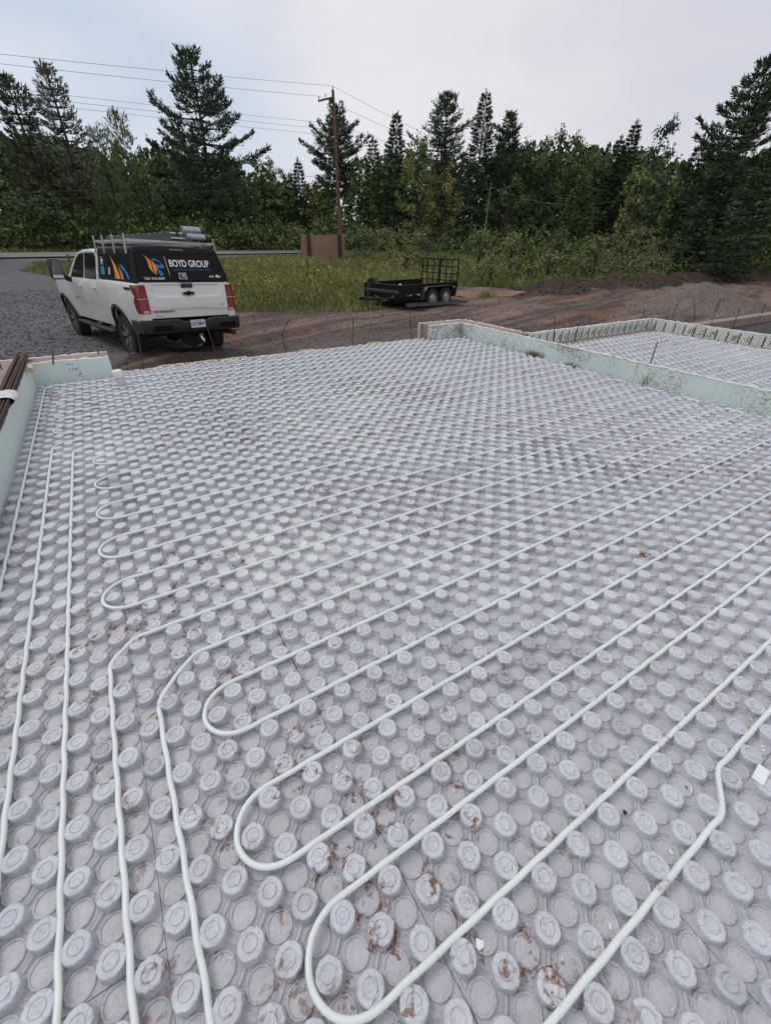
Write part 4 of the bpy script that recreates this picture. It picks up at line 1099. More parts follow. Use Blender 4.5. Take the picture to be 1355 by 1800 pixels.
# doors, windows, handles
for s_, lf in ((1, True), (-1, False)):
    for nm, outl, win, hx in (('door', d_r, [(1.13, 1.455), (1.20, 1.86), (1.30, 1.925), (1.93, 1.925), (1.96, 1.455)], 1.16), ('door', d_f, [(2.06, 1.455), (2.04, 1.92), (2.42, 1.90), (2.62, 1.80), (2.92, 1.60), (3.07, 1.455)], 2.20)):
        d = side_panel(nm, outl, M_whited, truck, bw, off=-.004, left=lf, thick=.03)
        w = side_panel('window', win, M_glass, d, HB, off=.004, left=lf)
        mb = MB(); k = len(win)
        V = [(a, s_*(HB(a, z)+.006), z) for a, z in win]; cx = sum(p[0] for p in win)/k; cz = sum(p[1] for p in win)/k
        V2 = [(a+(cx-a)*.0+(.024 if a > cx else -.024), s_*(HB(a, z)+.003), z+(.022 if z > cz else -.022)) for a, z in win]
        mb.add(V+V2, [(i, (i+1) % k, k+(i+1) % k, k+i) for i in range(k)]); mb.obj('window_trim', M_blk, d)
        mb = MB(); y = bw(hx, 1.28)
        mb.bevbox(hx-.01, min(s_*(y+.018), s_*(y+.048)), 1.262, hx+.20, max(s_*(y+.018), s_*(y+.048)), 1.298, .008); mb.bevbox(hx, min(s_*y, s_*(y+.03)), 1.266, hx+.03, max(s_*y, s_*(y+.03)), 1.294, .004); mb.bevbox(hx+.16, min(s_*y, s_*(y+.03)), 1.266, hx+.19, max(s_*y, s_*(y+.03)), 1.294, .004)
        mb.obj('handle', M_white, d, True)
        if nm == 'door' and hx > 2 and lf:
            put_text('badge', '2500 HD', M_blkg, d, (2.98, bw(2.9, 1.0)+.012, .99), (-1, 0, 0), (0, 0, 1), .30, .05, 0, .01, .002)
    # running board
    mb = MB(); y0 = .90; mb.bevbox(.72, min(s_*.86, s_*1.04), .40, 3.38, max(s_*.86, s_*1.04), .47, .02)
    for a in (.95, 1.9, 2.9): mb.box(a, min(s_*.6, s_*.9), .42, a+.05, max(s_*.6, s_*.9), .50)
    mb.obj('running_board', M_blk, truck, True)
    # tow mirror
    mr_ = MB(); yb = .98
    mr_.tube([(3.04, s_*.95, 1.37), (3.02, s_*1.06, 1.40), (3.0, s_*1.15, 1.47)], .06, 8)
    o = mr_.obj('mirror_arm', M_blk, truck, True)
    mb = MB(); mb.bevbox(2.93, min(s_*1.12, s_*1.38), 1.38, 3.06, max(s_*1.12, s_*1.38), 1.80, .035); h = mb.obj('mirror', M_blk, truck, True)
    mb = MB(); mb.box(2.926, min(s_*1.145, s_*1.355), 1.50, 2.929, max(s_*1.145, s_*1.355), 1.77); mb.obj('mirror_glass', mat('mirror_glass', (.25, .28, .28), .05, metal=.9), h)
    mb = MB(); mb.box(2.926, min(s_*1.145, s_*1.355), 1.41, 2.929, max(s_*1.145, s_*1.355), 1.485); mb.obj('mirror_glass', M_chrome, h)
# wheels
def wheel(parent, loc, s_, R=.418, W=.275, rr=.245):
    w = empty('wheel', loc, parent=parent)
    mb = MB(); n = 40; prof = [(rr, -W*.46), (rr+.03, -W*.5), (R-.05, -W*.5), (R-.015, -W*.44), (R, -W*.34), (R, 0), (R, W*.34), (R-.015, W*.44), (R-.05, W*.5), (rr+.03, W*.5), (rr, W*.46)]
    mb.lathe(prof, n, (0, 0, 0), 'y')
    for k in range(36):    # tread blocks
        a = 2*PI*k/36
        for j, (y0, y1) in enumerate(((-.47, -.20), (-.16, .16), (.20, .47))):
            aa = a+(.05 if j == 1 else 0); c_, s2 = math.cos(aa), math.sin(aa); t0 = .058/2
            V = []
            for r_ in (R-.005, R+.010):
                for (du, yy) in ((-t0, y0*W), (t0, y0*W), (t0, y1*W), (-t0, y1*W)):
                    V.append((r_*c_-du*s2, yy, r_*s2+du*c_))
            mb.add(V, [(4, 5, 6, 7), (0, 1, 5, 4), (1, 2, 6, 5), (2, 3, 7, 6), (3, 0, 4, 7)])
    mb.obj('tyre', M_tyre, w, True)
    mb = MB(); yo = s_*W*.46
    mb.lathe([(rr+.004, yo), (rr-.012, yo-s_*.006), (rr-.02, yo-s_*.05), (rr-.03, yo-s_*.20)], 36, (0, 0, 0), 'y'); mb.lathe([(.001, yo-s_*.11), (rr-.02, yo-s_*.12)], 24, (0, 0, 0), 'y')
    mb.lathe([(.001, yo-s_*.012), (.055, yo-s_*.014), (.062, yo-s_*.03), (.066, yo-s_*.10)], 16, (0, 0, 0), 'y')
    mb.obj('rim', M_rim, w, True)
    mb = MB()
    for k in range(6):
        a = 2*PI*k/6+.2
        for da in (-.13, .13):
            V = []
            for (r_, t, yy) in ((.05, .020, .02), (rr-.008, .026, .006)):
                for (du, dy) in ((-t, 0), (t, 0), (t, .03), (-t, .03)):
                    ang = a+(da if r_ > .1 else da*.2); V.append((r_*math.cos(ang)-du*math.sin(ang), yo-s_*(yy+dy), r_*math.sin(ang)+du*math.cos(ang)))
            mb.add(V, [(0, 1, 5, 4), (1, 2, 6, 5), (2, 3, 7, 6), (3, 0, 4, 7), (4, 5, 6, 7)])
    mb.obj('spoke', M_rimc, w)
for a in (0, WB):
    for s_ in (1, -1): wheel(truck, (a, s_*.86, .418), s_)
# tailgate: plate with a raised field and a crease, handle, emblem, lettering
TGx = -1.172
def tgx(z): return -1.168-.022*math.exp(-((z-1.12)/.30)**2)
tg = MB(); ny, nzz = 44, 36; V = []
for i in range(ny+1):
    y = -.80+1.60*i/ny
    for j in range(nzz+1):
        z = .845+.625*j/nzz; x = tgx(z)
        # recessed upper field with slanted sides, step below it
        zf = 1.205+.035*max(0, 1-abs(abs(y)-.62)/.12) if abs(y) < .74 else 1.5
        ins = sstep(0, .022, z-1.215-.09*max(0, abs(y)-.60)/.1)*sstep(0, .03, .70-abs(y))*sstep(0, .02, 1.435-z)
        x += .016*float(ins)
        low = sstep(0, .012, (1.005 if abs(y) < .42 else .975)-z); x += .014*float(low)
        hz = sstep(0, .015, .155-abs(y+.0))*sstep(0, .015, z-1.355); x += .020*float(hz)
        x += .03*float(sstep(.0, .02, z-1.458))
        V.append((x, y, z))
tg.add(V, [(i*(nzz+1)+j, i*(nzz+1)+j+1, (i+1)*(nzz+1)+j+1, (i+1)*(nzz+1)+j) for i in range(ny) for j in range(nzz)])
tg.box(-1.15, -.795, .85, -1.06, .795, 1.44)
tailgate = tg.obj('tailgate', M_white, truck, True)
mb = MB(); mb.bevbox(-1.178, -.118, 1.372, -1.15, .118, 1.448, .012); mb.obj('tailgate_handle', M_blk, tailgate, True)
mb = MB()     # emblem: wide cross-shaped bar with slanted ends
em = [(-.135, 0-.028), (-.055, -.028), (-.055, -.052), (.035, -.052), (.035, -.028), (.125, -.028), (.135, .028), (.055, .028), (.055, .052), (-.035, .052), (-.035, .028), (-.125, .028)]
mb.prism(em, lambda u, v, d: (-1.186-d, -u, 1.275+v), 0, .016); mb.obj('emblem', M_chrome, tailgate)
mb = MB(); mb.prism([(u*.86, v*.74) for u, v in em], lambda u, v, d: (-1.186-d, -u, 1.275+v), .012, .019); mb.obj('emblem', M_blkg, tailgate)
LE = (0, -1, 0); UP = (0, 0, 1)
put_text('lettering', 'SILVERADO', M_blkg, tailgate, (-1.186, .74, .945), LE, UP, .40, .038, 0, .012, .003)
put_text('lettering', 'LT', M_blkg, tailgate, (-1.194, -.66, 1.04), LE, UP, .07, .03, 0, .01, .003)
put_text('lettering', 'Thomson', mat('grey_print', (.2, .2, .22), .5), tailgate, (-1.18, .72, .875), LE, UP, .17, .026, .2, 0, .003)
# corner skins beside the tailgate and tail lamps wrapping round the side
for s_ in (1, -1):
    mb = MB(); V = []; n = 10
    zz = [.80, .90, 1.0, 1.1, 1.2, 1.3, 1.38, 1.44, 1.47]
    for z in zz:
        for k in range(n+1):
            t = k/n; y = .802+(bw(-1.165, z)-.802)*math.sin(t*PI/2)**.8; x = -1.172+.03*(t**3)
            V.append((x, s_*y, z))
    mb.add(V, [(i*(n+1)+k, i*(n+1)+k+1, (i+1)*(n+1)+k+1, (i+1)*(n+1)+k) for i in range(len(zz)-1) for k in range(n)])
    mb.obj('corner_post', M_white, truck, True)
    lp = MB(); V = []; rows_ = [.935, .96, 1.0, 1.06, 1.10, 1.14, 1.18, 1.22, 1.26, 1.30, 1.36, 1.40, 1.425]
    for z in rows_:
        reach = float(np.interp(z, [.93, 1.0, 1.13, 1.16, 1.22, 1.28, 1.33, 1.42], [.10, .15, .17, .16, .09, .12, .24, .27]))   # waist like an hourglass
        for k in range(13):
            t = k/12
            if t < .5: y = .808+(bw(-1.15, z)+.012-.808)*(t/.5); x = -1.186+.004*t
            else: a = -1.175+reach*(t-.5)/.5; y = bw(a, z)+.012-(.014 if t > .99 else 0); x = a
            if .44 < t < .56: x += .004
            V.append((x, s_*y, z))
    lp.add(V, [(i*13+k, i*13+k+1, (i+1)*13+k+1, (i+1)*13+k) for i in range(len(rows_)-1) for k in range(12)])
    lamp = lp.obj('taillight', M_red, truck, True)
    mb = MB(); mb.box(-1.191, min(s_*.815, s_*(bw(-1.15, 1.2)+.008)), 1.182, -1.185, max(s_*.815, s_*(bw(-1.15, 1.2)+.008)), 1.196); mb.obj('lamp_strip', M_lampc, lamp)
    mb = MB(); mb.box(-1.191, min(s_*.83, s_*.93), .945, -1.184, max(s_*.83, s_*.93), .985); mb.obj('reversing_lens', M_lampc, lamp)
# bumper
mb = MB(); n = 24; V = []; prof = [(0.0, .80), (-.085, .81), (-.115, .79), (-.115, .70), (-.10, .60), (-.06, .555), (.02, .55)]
def bx_(y): return -1.215+.16*max(0, abs(y)-.72)**1.6/.3**1.6*.55
for i in range(n+1):
    y = -1.02+2.04*i/n
    for (dx, z) in prof:
        zz = z-(.045 if abs(y) < .33 and z > .76 else 0); V.append((bx_(y)+dx*(1-.25*(abs(y) > .95)), y, zz+.02))
mb.add(V, [(i*7+k, i*7+k+1, (i+1)*7+k+1, (i+1)*7+k) for i in range(n) for k in range(6)]+[tuple(range(7)), tuple(n*7+k for k in range(7))])
for s_ in (1, -1): mb.bevbox(-1.19, min(s_*.90, s_*1.025), .57, -.62, max(s_*.90, s_*1.025), .80, .02)
bump = mb.obj('bumper', M_blk, truck, True)
for s_ in (1, -1): mb = MB(); mb.bevbox(-1.345, min(s_*.50, s_*.86), .64, -1.325, max(s_*.50, s_*.86), .735, .01); mb.obj('bumper_step', M_blkg, bump, True)
mb = MB(); mb.bevbox(-1.352, -.165, .655, -1.34, .14, .80, .003); lpz = mb.obj('licence_plate', mat('plate_white', (.62, .64, .66), .45), bump)
put_text('plate_number', 'CB 58841', mat('plate_blue', (.03, .05, .12), .5), lpz, (-1.353, .125, .70), LE, UP, .27, .058, 0, .012, .002)
put_text('plate_number', 'ONTARIO', mat('plate_blue', (.03, .05, .12), .5), lpz, (-1.353, .06, .772), LE, UP, .13, .016, 0, 0, .002)
mb = MB(); mb.box(-1.42, -.035, .47, -1.15, .035, .54); mb.tube([(-1.40, 0, .49), (-1.44, 0, .40), (-1.50, 0, .40)], .022, 8); mb.lathe([(.001, .40), (.03, .405), (.034, .43), (.02, .46), (.001, .465)], 12, (-1.49, 0, .0)); mb.obj('tow_hitch', M_chrome, truck, True)
mb = MB(); mb.tube([(-.7, -.74, .50), (-1.15, -.80, .50), (-1.24, -.86, .49)], .05, 14, cap=False); mb.tube([(-.7, -.74, .50), (-1.15, -.80, .50), (-1.24, -.86, .49)], .043, 14); mb.obj('exhaust_pipe', mat('exhaust', (.10, .09, .085), .5, metal=.6), truck, True)
mb = MB(); mb.bevbox(-.93, bw(-.8, 1.34)-.006, 1.325, -.63, bw(-.8, 1.34)+.006, 1.375, .003); bd = mb.obj('badge', M_blkg, truck)
put_text('badge_lettering', 'Z71 OFF ROAD', M_chrome, bd, (-.65, bw(-.8, 1.34)+.007, 1.338), (-1, 0, 0), UP, .26, .024, 0, .01, .002)
# mud flaps
for s_ in (1,): 
    mb = MB(); mb.box(.52, .86, .34, .535, 1.0, .64); mb.obj('mud_flap', M_blk, truck)

# canopy
CZ0, CZ1 = 1.468, 2.06
def cw(z): return .945-.125*(z-CZ0)/(CZ1-CZ0)
def can_prof(a):
    L = []; zt = CZ1-.075; rise = .012*math.sin(PI*min(1, max(0, (a+1.05)/2.0)))
    for k in range(6): z = CZ0+(zt-CZ0)*k/5; L.append((cw(z), z))
    w = cw(zt)
    for k in range(1, 6): t = PI/2*k/5; L.append((w-.085*(1-math.cos(t)), zt+.07*math.sin(t)))
    w2 = w-.085
    for k in range(1, 5): y = w2*(1-k/4); L.append((y, CZ1-.005+(.018+rise)*(1-(y/w2)**2)))
    return L+[(-y, z) for y, z in reversed(L[:-1])]
# rear end slants forward towards the top: shear the first stations
mb = MB(); st = [-1.165, -1.10, -.9, -.6, -.3, 0, .3, .6, .85, .94, .965]
V = []; F = []; n = None
for si, a in enumerate(st):
    p = can_prof(a); n = len(p)
    for (y, z) in p:
        k = max(0, 1-(a+1.165)/.9); x = a+k*.17*(z-CZ0)/(CZ1-CZ0); f = 1-(.02 if si == 0 else 0)-(.02 if si == len(st)-1 else 0)
        V.append((x, y*f, CZ0+(z-CZ0)*(1-(.02 if si in (0, len(st)-1) else 0))))
F = [(i*n+k, i*n+k+1, (i+1)*n+k+1, (i+1)*n+k) for i in range(len(st)-1) for k in range(n-1)]+[tuple(range(n)), tuple((len(st)-1)*n+k for k in range(n))]
mb.add(V, F)
M_can = mat('canopy_black', (.014, .015, .017), .38, spec=.18, coat=.0)
canopy = mb.obj('canopy', M_can, truck, True)
# rear hatch glass plane
def hp(y, z, push=.0): return (-1.165+.17*(z-CZ0)/(CZ1-CZ0)-push, y, z)
hn = Vector((0, -1, 0)).cross(Vector((.17, 0, CZ1-CZ0)).normalized()).normalized()
def hatch_patch(name, poly, m, parent, push, t=.002):
    mb = MB(); mb.prism(poly, lambda u, v, d: tuple(Vector(hp(u, v))+hn*(push+d)), 0, t); return mb.obj(name, m, parent)
hatch = hatch_patch('rear_hatch', [(.88, 1.50), (-.88, 1.50), (-.80, 1.95), (-.74, 1.99), (.74, 1.99), (.80, 1.95)], M_blkg, canopy, .006, .012)
PH = .0195
HU = (.17, 0, CZ1-CZ0)
M_wv = mat('vinyl_white', (.80, .80, .80), .5); M_bv = mat('vinyl_blue', (.015, .22, .58), .45); M_bv2 = mat('vinyl_blue_dull', (.03, .16, .30), .5)
M_or = mat('vinyl_orange', (.85, .17, .025), .45, c2=(.9, .34, .03), nscale=7); M_ye = mat('vinyl_yellow', (.85, .42, .05), .45); M_grv = mat('vinyl_grey', (.45, .45, .46), .5)
def hatch_text(s, y0, z0, w, h, m, bold=.0, shear=0):
    o = Vector(hp(y0, z0)); return put_text('lettering', s, m, hatch, tuple(o), LE, HU, w, h, shear, bold, PH)
hatch_text('BOYD GROUP', .225, 1.725, .80, .125, M_wv, .022)
hatch_text('HEATING AND COOLING', .17, 1.665, .75, .028, M_bv2, 0)
hatch_text('TSSA  FS-R-50397', .78, 1.508, .39, .042, M_wv, .015)
hatch_text('ARE', -.50, 1.548, .125, .034, M_wv, .02, .35)
hatch_patch('logo_triangle', [(-.645, 1.548), (-.76, 1.548), (-.70, 1.592), (-.665, 1.592)], M_wv, hatch, PH); hatch_patch('logo_triangle', [(-.685, 1.556), (-.715, 1.556), (-.69, 1.574)], M_blkg, hatch, PH+.002)
hatch_patch('divider_line', [(.283, 1.58), (.276, 1.58), (.283, 1.90), (.290, 1.90)], M_wv, hatch, PH)
# flame and snowflake emblem (a curved flame on the left, half snowflake on the right)
def bez(P, n=10):
    o = []
    for i in range(0, len(P)-1, 3):
        a, b, c, d = P[i:i+4]
        for k in range(n):
            t = k/n; o.append(tuple((1-t)**3*a[j]+3*(1-t)**2*t*b[j]+3*(1-t)*t*t*c[j]+t**3*d[j] for j in (0, 1)))
    return o
def L2(u, v, s=1.0): return (.665-u*s, 1.585+v*s)     # emblem coordinates: u right, v up (metres)
fl1 = [(.0, .325), (.07, .29), (.125, .22), (.10, .155), (.085, .10), (.10, .04), (.155, .0), (.10, .03), (.035, .09), (.045, .15), (.055, .20), (.055, .27), (.0, .325)]
fl2 = [(.085, .275), (.13, .235), (.19, .19), (.18, .12), (.175, .07), (.14, .05), (.158, .0), (.12, .05), (.10, .12), (.12, .17), (.135, .21), (.115, .25), (.085, .275)]
hatch_patch('flame', [L2(*p) for p in bez(fl1)], M_ye, hatch, PH); hatch_patch('flame', [L2(*p) for p in bez([(.012, .31), (.07, .28), (.115, .22), (.085, .155), (.07, .10), (.09, .06), (.145, .012), (.095, .04), (.050, .10), (.058, .15), (.066, .20), (.06, .26), (.012, .31)])], M_or, hatch, PH+.002)
hatch_patch('flame', [L2(*p) for p in bez(fl2)], M_or, hatch, PH+.0005)
def fl_arm(cx, cy, ang, L_, w_):
    c, s = math.cos(ang), math.sin(ang)
    def R_(x, y): return L2(cx+x*c-y*s, cy+x*s+y*c)
    hatch_patch('snowflake', [R_(0, -w_), (R_(L_, -w_)), R_(L_+w_, 0), R_(L_, w_), R_(0, w_)], M_bv, hatch, PH)
    for f in (.45, .72):
        for sg in (1, -1):
            x0 = L_*f; l2 = L_*.34; c2, s2 = math.cos(.8*sg), math.sin(.8*sg)
            hatch_patch('snowflake', [R_(x0-w_*s2*.8, w_*c2*.8), R_(x0+w_*s2*.8, -w_*c2*.8), R_(x0+l2*c2+w_*s2*.8, l2*s2-w_*c2*.8), R_(x0+l2*c2-w_*s2*.8, l2*s2+w_*c2*.8)], M_bv, hatch, PH+.0008*(1+sg*.3))
for ang, L_ in ((-.05+.25, .135), (-1.15, .14), (1.2-.2, .05)): fl_arm(.185, .125, ang, L_, .013)
arc = [(.15, .26), (.20, .275), (.26, .24), (.29, .19)]; ap = bez(arc+[arc[-1]]*0)
hatch_patch('snowflake', [L2(*p) for p in bez([(.145, .262), (.20, .285), (.265, .245), (.292, .185), (.292, .185), (.285, .18), (.285, .18), (.255, .23), (.20, .262), (.145, .235), (.145, .24), (.145, .25), (.145, .262)], 6)], M_bv, hatch, PH)
# hatch lock and brake light
mb = MB(); q = Vector(hp(.03, 1.57)); 
hatch_patch('hatch_lock', [(.115, 1.515), (-.045, 1.515), (-.035, 1.625), (.105, 1.625)], M_grv, hatch, PH, .008); hatch_patch('hatch_lock', [(.095, 1.53), (-.025, 1.53), (-.018, 1.61), (.088, 1.61)], mat('dark_steel', (.06, .06, .06), .4, metal=.5), hatch, PH+.006, .006)
hatch_patch('lock_lever', [(.05, 1.55), (.0, 1.55), (.0, 1.60), (.05, 1.60)], M_grv, hatch, PH+.012, .012)
hatch_patch('brake_light', [(.14, 1.995), (-.12, 1.995), (-.12, 2.022), (.14, 2.022)], mat('smoked_lens', (.12, .115, .12), .25), canopy, .006, .02)
# canopy side windows, vinyl and side lock
for s_ in (1, -1):
    lf = s_ > 0
    cs = side_panel('side_window', [(-.93, 1.51), (-.86, 1.93), (.88, 1.93), (.92, 1.51)], M_blkg, canopy, lambda a, z: cw(z), off=.004, left=lf)
    if lf:
        def sp(name, P, m, off): return side_panel(name, P, m, cs, lambda a, z: cw(z), off=off, left=True)
        def sb(P, n=8): return bez(P, n)
        sp('flame', sb([(.16, 1.90), (-.05, 1.80), (-.30, 1.66), (-.40, 1.50), (-.32, 1.50), (-.22, 1.50), (-.12, 1.50), (-.10, 1.62), (-.02, 1.78), (.16, 1.90)]), M_ye, .007)
        sp('flame', sb([(.12, 1.87), (-.02, 1.78), (-.18, 1.66), (-.26, 1.50), (-.2, 1.5), (-.17, 1.50), (-.12, 1.50), (-.10, 1.62), (-.02, 1.78), (.12, 1.87)]), M_or, .009)
        sp('flame', sb([(-.24, 1.80), (-.36, 1.70), (-.52, 1.60), (-.60, 1.50), (-.55, 1.50), (-.5, 1.50), (-.44, 1.50), (-.42, 1.60), (-.34, 1.72), (-.24, 1.80)]), M_or, .007)
        sp('frost_arc', sb([(-.40, 1.76), (-.60, 1.74), (-.80, 1.62), (-.93, 1.515), (-.88, 1.515), (-.85, 1.51), (-.80, 1.51), (-.72, 1.60), (-.62, 1.66), (-.50, 1.67), (-.46, 1.70), (-.44, 1.74), (-.40, 1.76)]), M_bv, .007)
        sp('frost_arc', [(-.44, 1.66), (-.50, 1.64), (-.62, 1.515), (-.57, 1.515)], M_bv, .008)
        sp('sticker', [(.76, 1.55), (.53, 1.55), (.53, 1.70), (.76, 1.70)], mat('vinyl_cyan', (.02, .30, .50), .5, c2=(.04, .20, .36), nscale=16), .007)
        for (t, z, h, m_s, w_s) in (('BAXI', 1.775, .045, M_wv, .14), ('Navien', 1.735, .028, M_wv, .15)): pass
        sp('sticker', [(.80, 1.86), (.62, 1.86), (.62, 1.87), (.80, 1.87)], M_grv, .007)
        sp('sticker', [(.79, 1.76), (.75, 1.76), (.75, 1.84), (.79, 1.84)], mat('vinyl_red', (.35, .03, .03), .5), .007)
        sp('sticker', [(.73, 1.77), (.60, 1.77), (.61, 1.835), (.72, 1.835)], M_wv, .007)
        sp('sticker', [(.78, 1.735), (.57, 1.735), (.57, 1.75), (.78, 1.75)], M_grv, .007)
        sp('side_lock', [(.28, 1.56), (.15, 1.56), (.16, 1.69), (.27, 1.69)], M_grv, .012)
# roof rack: four bowed uprights per side, crossbars, side rails
rack = MB()
xs = (.88, .35, -.25, -.86)
for a in xs:
    for s_ in (1, -1):
        for (yA, zA, yB, zB) in ((.872, 1.93, .846, 2.245),):
            V = [(a-.028, s_*yA, zA), (a+.028, s_*yA, zA), (a+.028, s_*(yA+.02), zA), (a-.028, s_*(yA+.02), zA), (a-.022, s_*yB, zB), (a+.022, s_*yB, zB), (a+.022, s_*(yB+.02), zB), (a-.022, s_*(yB+.02), zB)]
            rack.add(V, [(0, 1, 5, 4), (1, 2, 6, 5), (2, 3, 7, 6), (3, 0, 4, 7), (4, 5, 6, 7), (0, 1, 2, 3)])
    rack.box(a-.03, -.845, 2.125, a+.03, .845, 2.165)
rack.box(-.86, -.80, 2.10, .88, -.775, 2.124); rack.box(-.86, .775, 2.10, .88, .80, 2.124)
rack.obj('roof_rack', M_alu, canopy)
# things carried on the rack
def on_truck(name, mesh_obj):
    mesh_obj.matrix_world = Matrix.Translation(Vector(TRK[:3])) @ Rh @ Rp @ Rr_ @ mesh_obj.matrix_world
TM = Matrix.Translation(Vector(TRK[:3])) @ Rh @ Rp @ Rr_
def truck_empty(name, p, label, cat):
    e = empty(name, label=label, cat=cat); e.rotation_mode = 'QUATERNION'; e.location = TM @ Vector(p); e.rotation_quaternion = TM.to_quaternion(); return e
lad = truck_empty('ladder', (-.95, -.10, 2.166), 'grey extension ladder lying lengthwise on the pickup roof rack', 'ladder')
M_fib = mat('fibreglass_grey', (.13, .13, .13), .5, c2=(.09, .09, .09), nscale=5)
for lay, (l0, l1, yw) in enumerate(((-.15, 3.7, .21), (-.05, 3.6, .18))):
    for s_ in (1, -1):
        mb = MB(); z = .005+lay*.07; mb.box(l0, min(s_*yw, s_*(yw-.028)), z, l1, max(s_*yw, s_*(yw-.028)), z+.062); mb.obj('rail', M_fib, lad)
    k = 0; x = l0+.15
    while x < l1-.1:
        mb = MB(); mb.tube([(x, -yw+.02, .045+lay*.085), (x, yw-.02, .045+lay*.085)], .016, 8); mb.obj('rung', M_alu, lad, True); x += .305
pv = truck_empty('duct_pipe', (-.93, -.47, 2.166), 'shiny silver duct pipe on the rear of the pickup roof rack, lower one', 'pipe'); tag(pv, group='silver duct pipes on the pickup rack')
M_foilp = mat('foil_duct', (.36, .38, .42), .25, metal=1.0, bump=.7, bscale=26, bdist=.02)
def duct(e, y0, y1, z, r):
    n = 22; prof = [(.001, y0)]
    prof += [(r*(.97+.05*(i % 2)), y0+(y1-y0)*i/n) for i in range(n+1)]+[(.001, y1)]
    mb = MB(); mb.lathe(prof, 20, (0, 0, z), 'y'); mb.obj('duct_skin', M_foilp, e, True)
    mb = MB(); mb.lathe([(r*.99, y0-.02), (r*1.06, y0-.02), (r*1.06, y0+.04), (r*.5, y0-.021), (.001, y0-.021)], 20, (0, 0, z), 'y'); mb.obj('end_collar', M_blk, e, True)
duct(pv, -.22, .20, .075, .072)
pv2 = truck_empty('duct_pipe', (-.80, -.44, 2.166+.10), 'shiny silver duct pipe on the pickup roof rack, upper one', 'pipe'); tag(pv2, group='silver duct pipes on the pickup rack')
duct(pv2, -.24, .17, .09, .075)
mb = MB(); mb.box(-.05, -.012, 0, .05, .012, .16); 
for k in range(2):
    pass
hk = mb.obj('rack_stop', M_blk, canopy, loc=(-.86, -.14, 2.166))

# ------------------------------------------------------------------ utility trailer
tr = empty('utility_trailer', (10.955, 14.912, -.66), rot=(0, 0, 3.364), label='black tandem axle utility trailer with its mesh ramp gate raised', cat='trailer')
M_tb = mat('trailer_black', (.008, .008, .009), .5, c2=(.014, .0135, .0135), nscale=3, spec=.25)
M_tin = mat('trailer_grey', (.05, .05, .052), .5)
Lf, Lr, Wn = 2.12, 1.365, 1.015
zb, zt_ = .36, .86
def tb(x0, y0, z0, x1, y1, z1, nm, m=M_tb, r=.006, p=None): 
    mb = MB(); mb.bevbox(min(x0, x1), min(y0, y1), min(z0, z1), max(x0, x1), max(y0, y1), max(z0, z1), r); return mb.obj(nm, m, p or tr)
tb(-Lr, -Wn, zb, Lf, Wn, zb+.06, 'deck')
for s_ in (1, -1):
    sd_ = tb(-Lr, s_*Wn, zb-.02, Lf, s_*(Wn-.03), zt_-.05, 'side_panel')
    tb(-Lr, s_*(Wn+.015), zt_-.052, Lf, s_*(Wn-.045), zt_, 'top_rail')
    for x in (-Lr+.02, -.9, .95, 1.55, Lf-.05): tb(x, s_*(Wn+.022), zb, x+.05, s_*(Wn+.001), zt_-.055, 'stake_post', r=.003)
    # fenders
    mb = MB(); V = []
    pf = [(1.02, .33), (.93, .62), (.80, .76), (-.72, .76), (-.86, .62), (-.95, .36)]
    for (x, z) in pf: V += [(x, s_*(Wn+.004), z), (x, s_*(Wn+.25), z)]
    mb.add(V, [(2*i, 2*i+1, 2*i+3, 2*i+2) for i in range(5)]); mb.add([(x, y, z-.012) for x, y, z in V], [(2*i, 2*i+1, 2*i+3, 2*i+2) for i in range(5)])
    mb.obj('fender', M_tin, tr)
fp = tb(Lf, -Wn+.02, zb, Lf-.03, Wn-.02, zt_-.02, 'front_panel'); tb(Lf+.004, -Wn+.05, .55, Lf+.03, Wn-.05, .66, 'front_rib', M_tin, .01, fp); tb(Lf+.02, -Wn, zt_-.055, Lf-.045, Wn, zt_-.004, 'front_rail')
for x in (.43, -.43):
    for s_ in (1, -1):
        w = empty('wheel', (x, s_*(Wn+.125), .345), parent=tr); R = .345; rr = .20
        mb = MB(); mb.lathe([(rr, -.09), (rr+.03, -.105), (R-.03, -.105), (R, -.07), (R, .07), (R-.03, .105), (rr+.03, .105), (rr, .09)], 32, (0, 0, 0), 'y'); mb.obj('tyre', M_tyre, w, True)
        mb = MB(); yo = s_*.088
        mb.lathe([(rr+.003, yo), (rr-.015, yo-s_*.01), (rr-.02, yo-s_*.05), (.12, yo-s_*.03), (.06, yo-s_*.01), (.055, yo+s_*.02), (.001, yo+s_*.022)], 28, (0, 0, 0), 'y'); mb.obj('rim', mat('trailer_rim', (.55, .54, .52), .45, metal=.3, c2=(.42, .40, .38), nscale=8), w, True)
        mb = MB()
        for k in range(8): a = 2*PI*k/8; mb.lathe([(.022, yo-s_*.010), (.001, yo-s_*.008)], 8, (math.cos(a)*.145, 0, math.sin(a)*.145), 'y')
        mb.obj('rim_holes', M_und, w)
mb = MB(); mb.box(-.8, -.9, .30, .8, -.82, .36); mb.box(-.8, .82, .30, .8, .9, .36); mb.tube([(.43, -1, .345), (.43, 1, .345)], .03, 6); mb.tube([(-.43, -1, .345), (-.43, 1, .345)], .03, 6); mb.obj('axles', M_tb, tr)
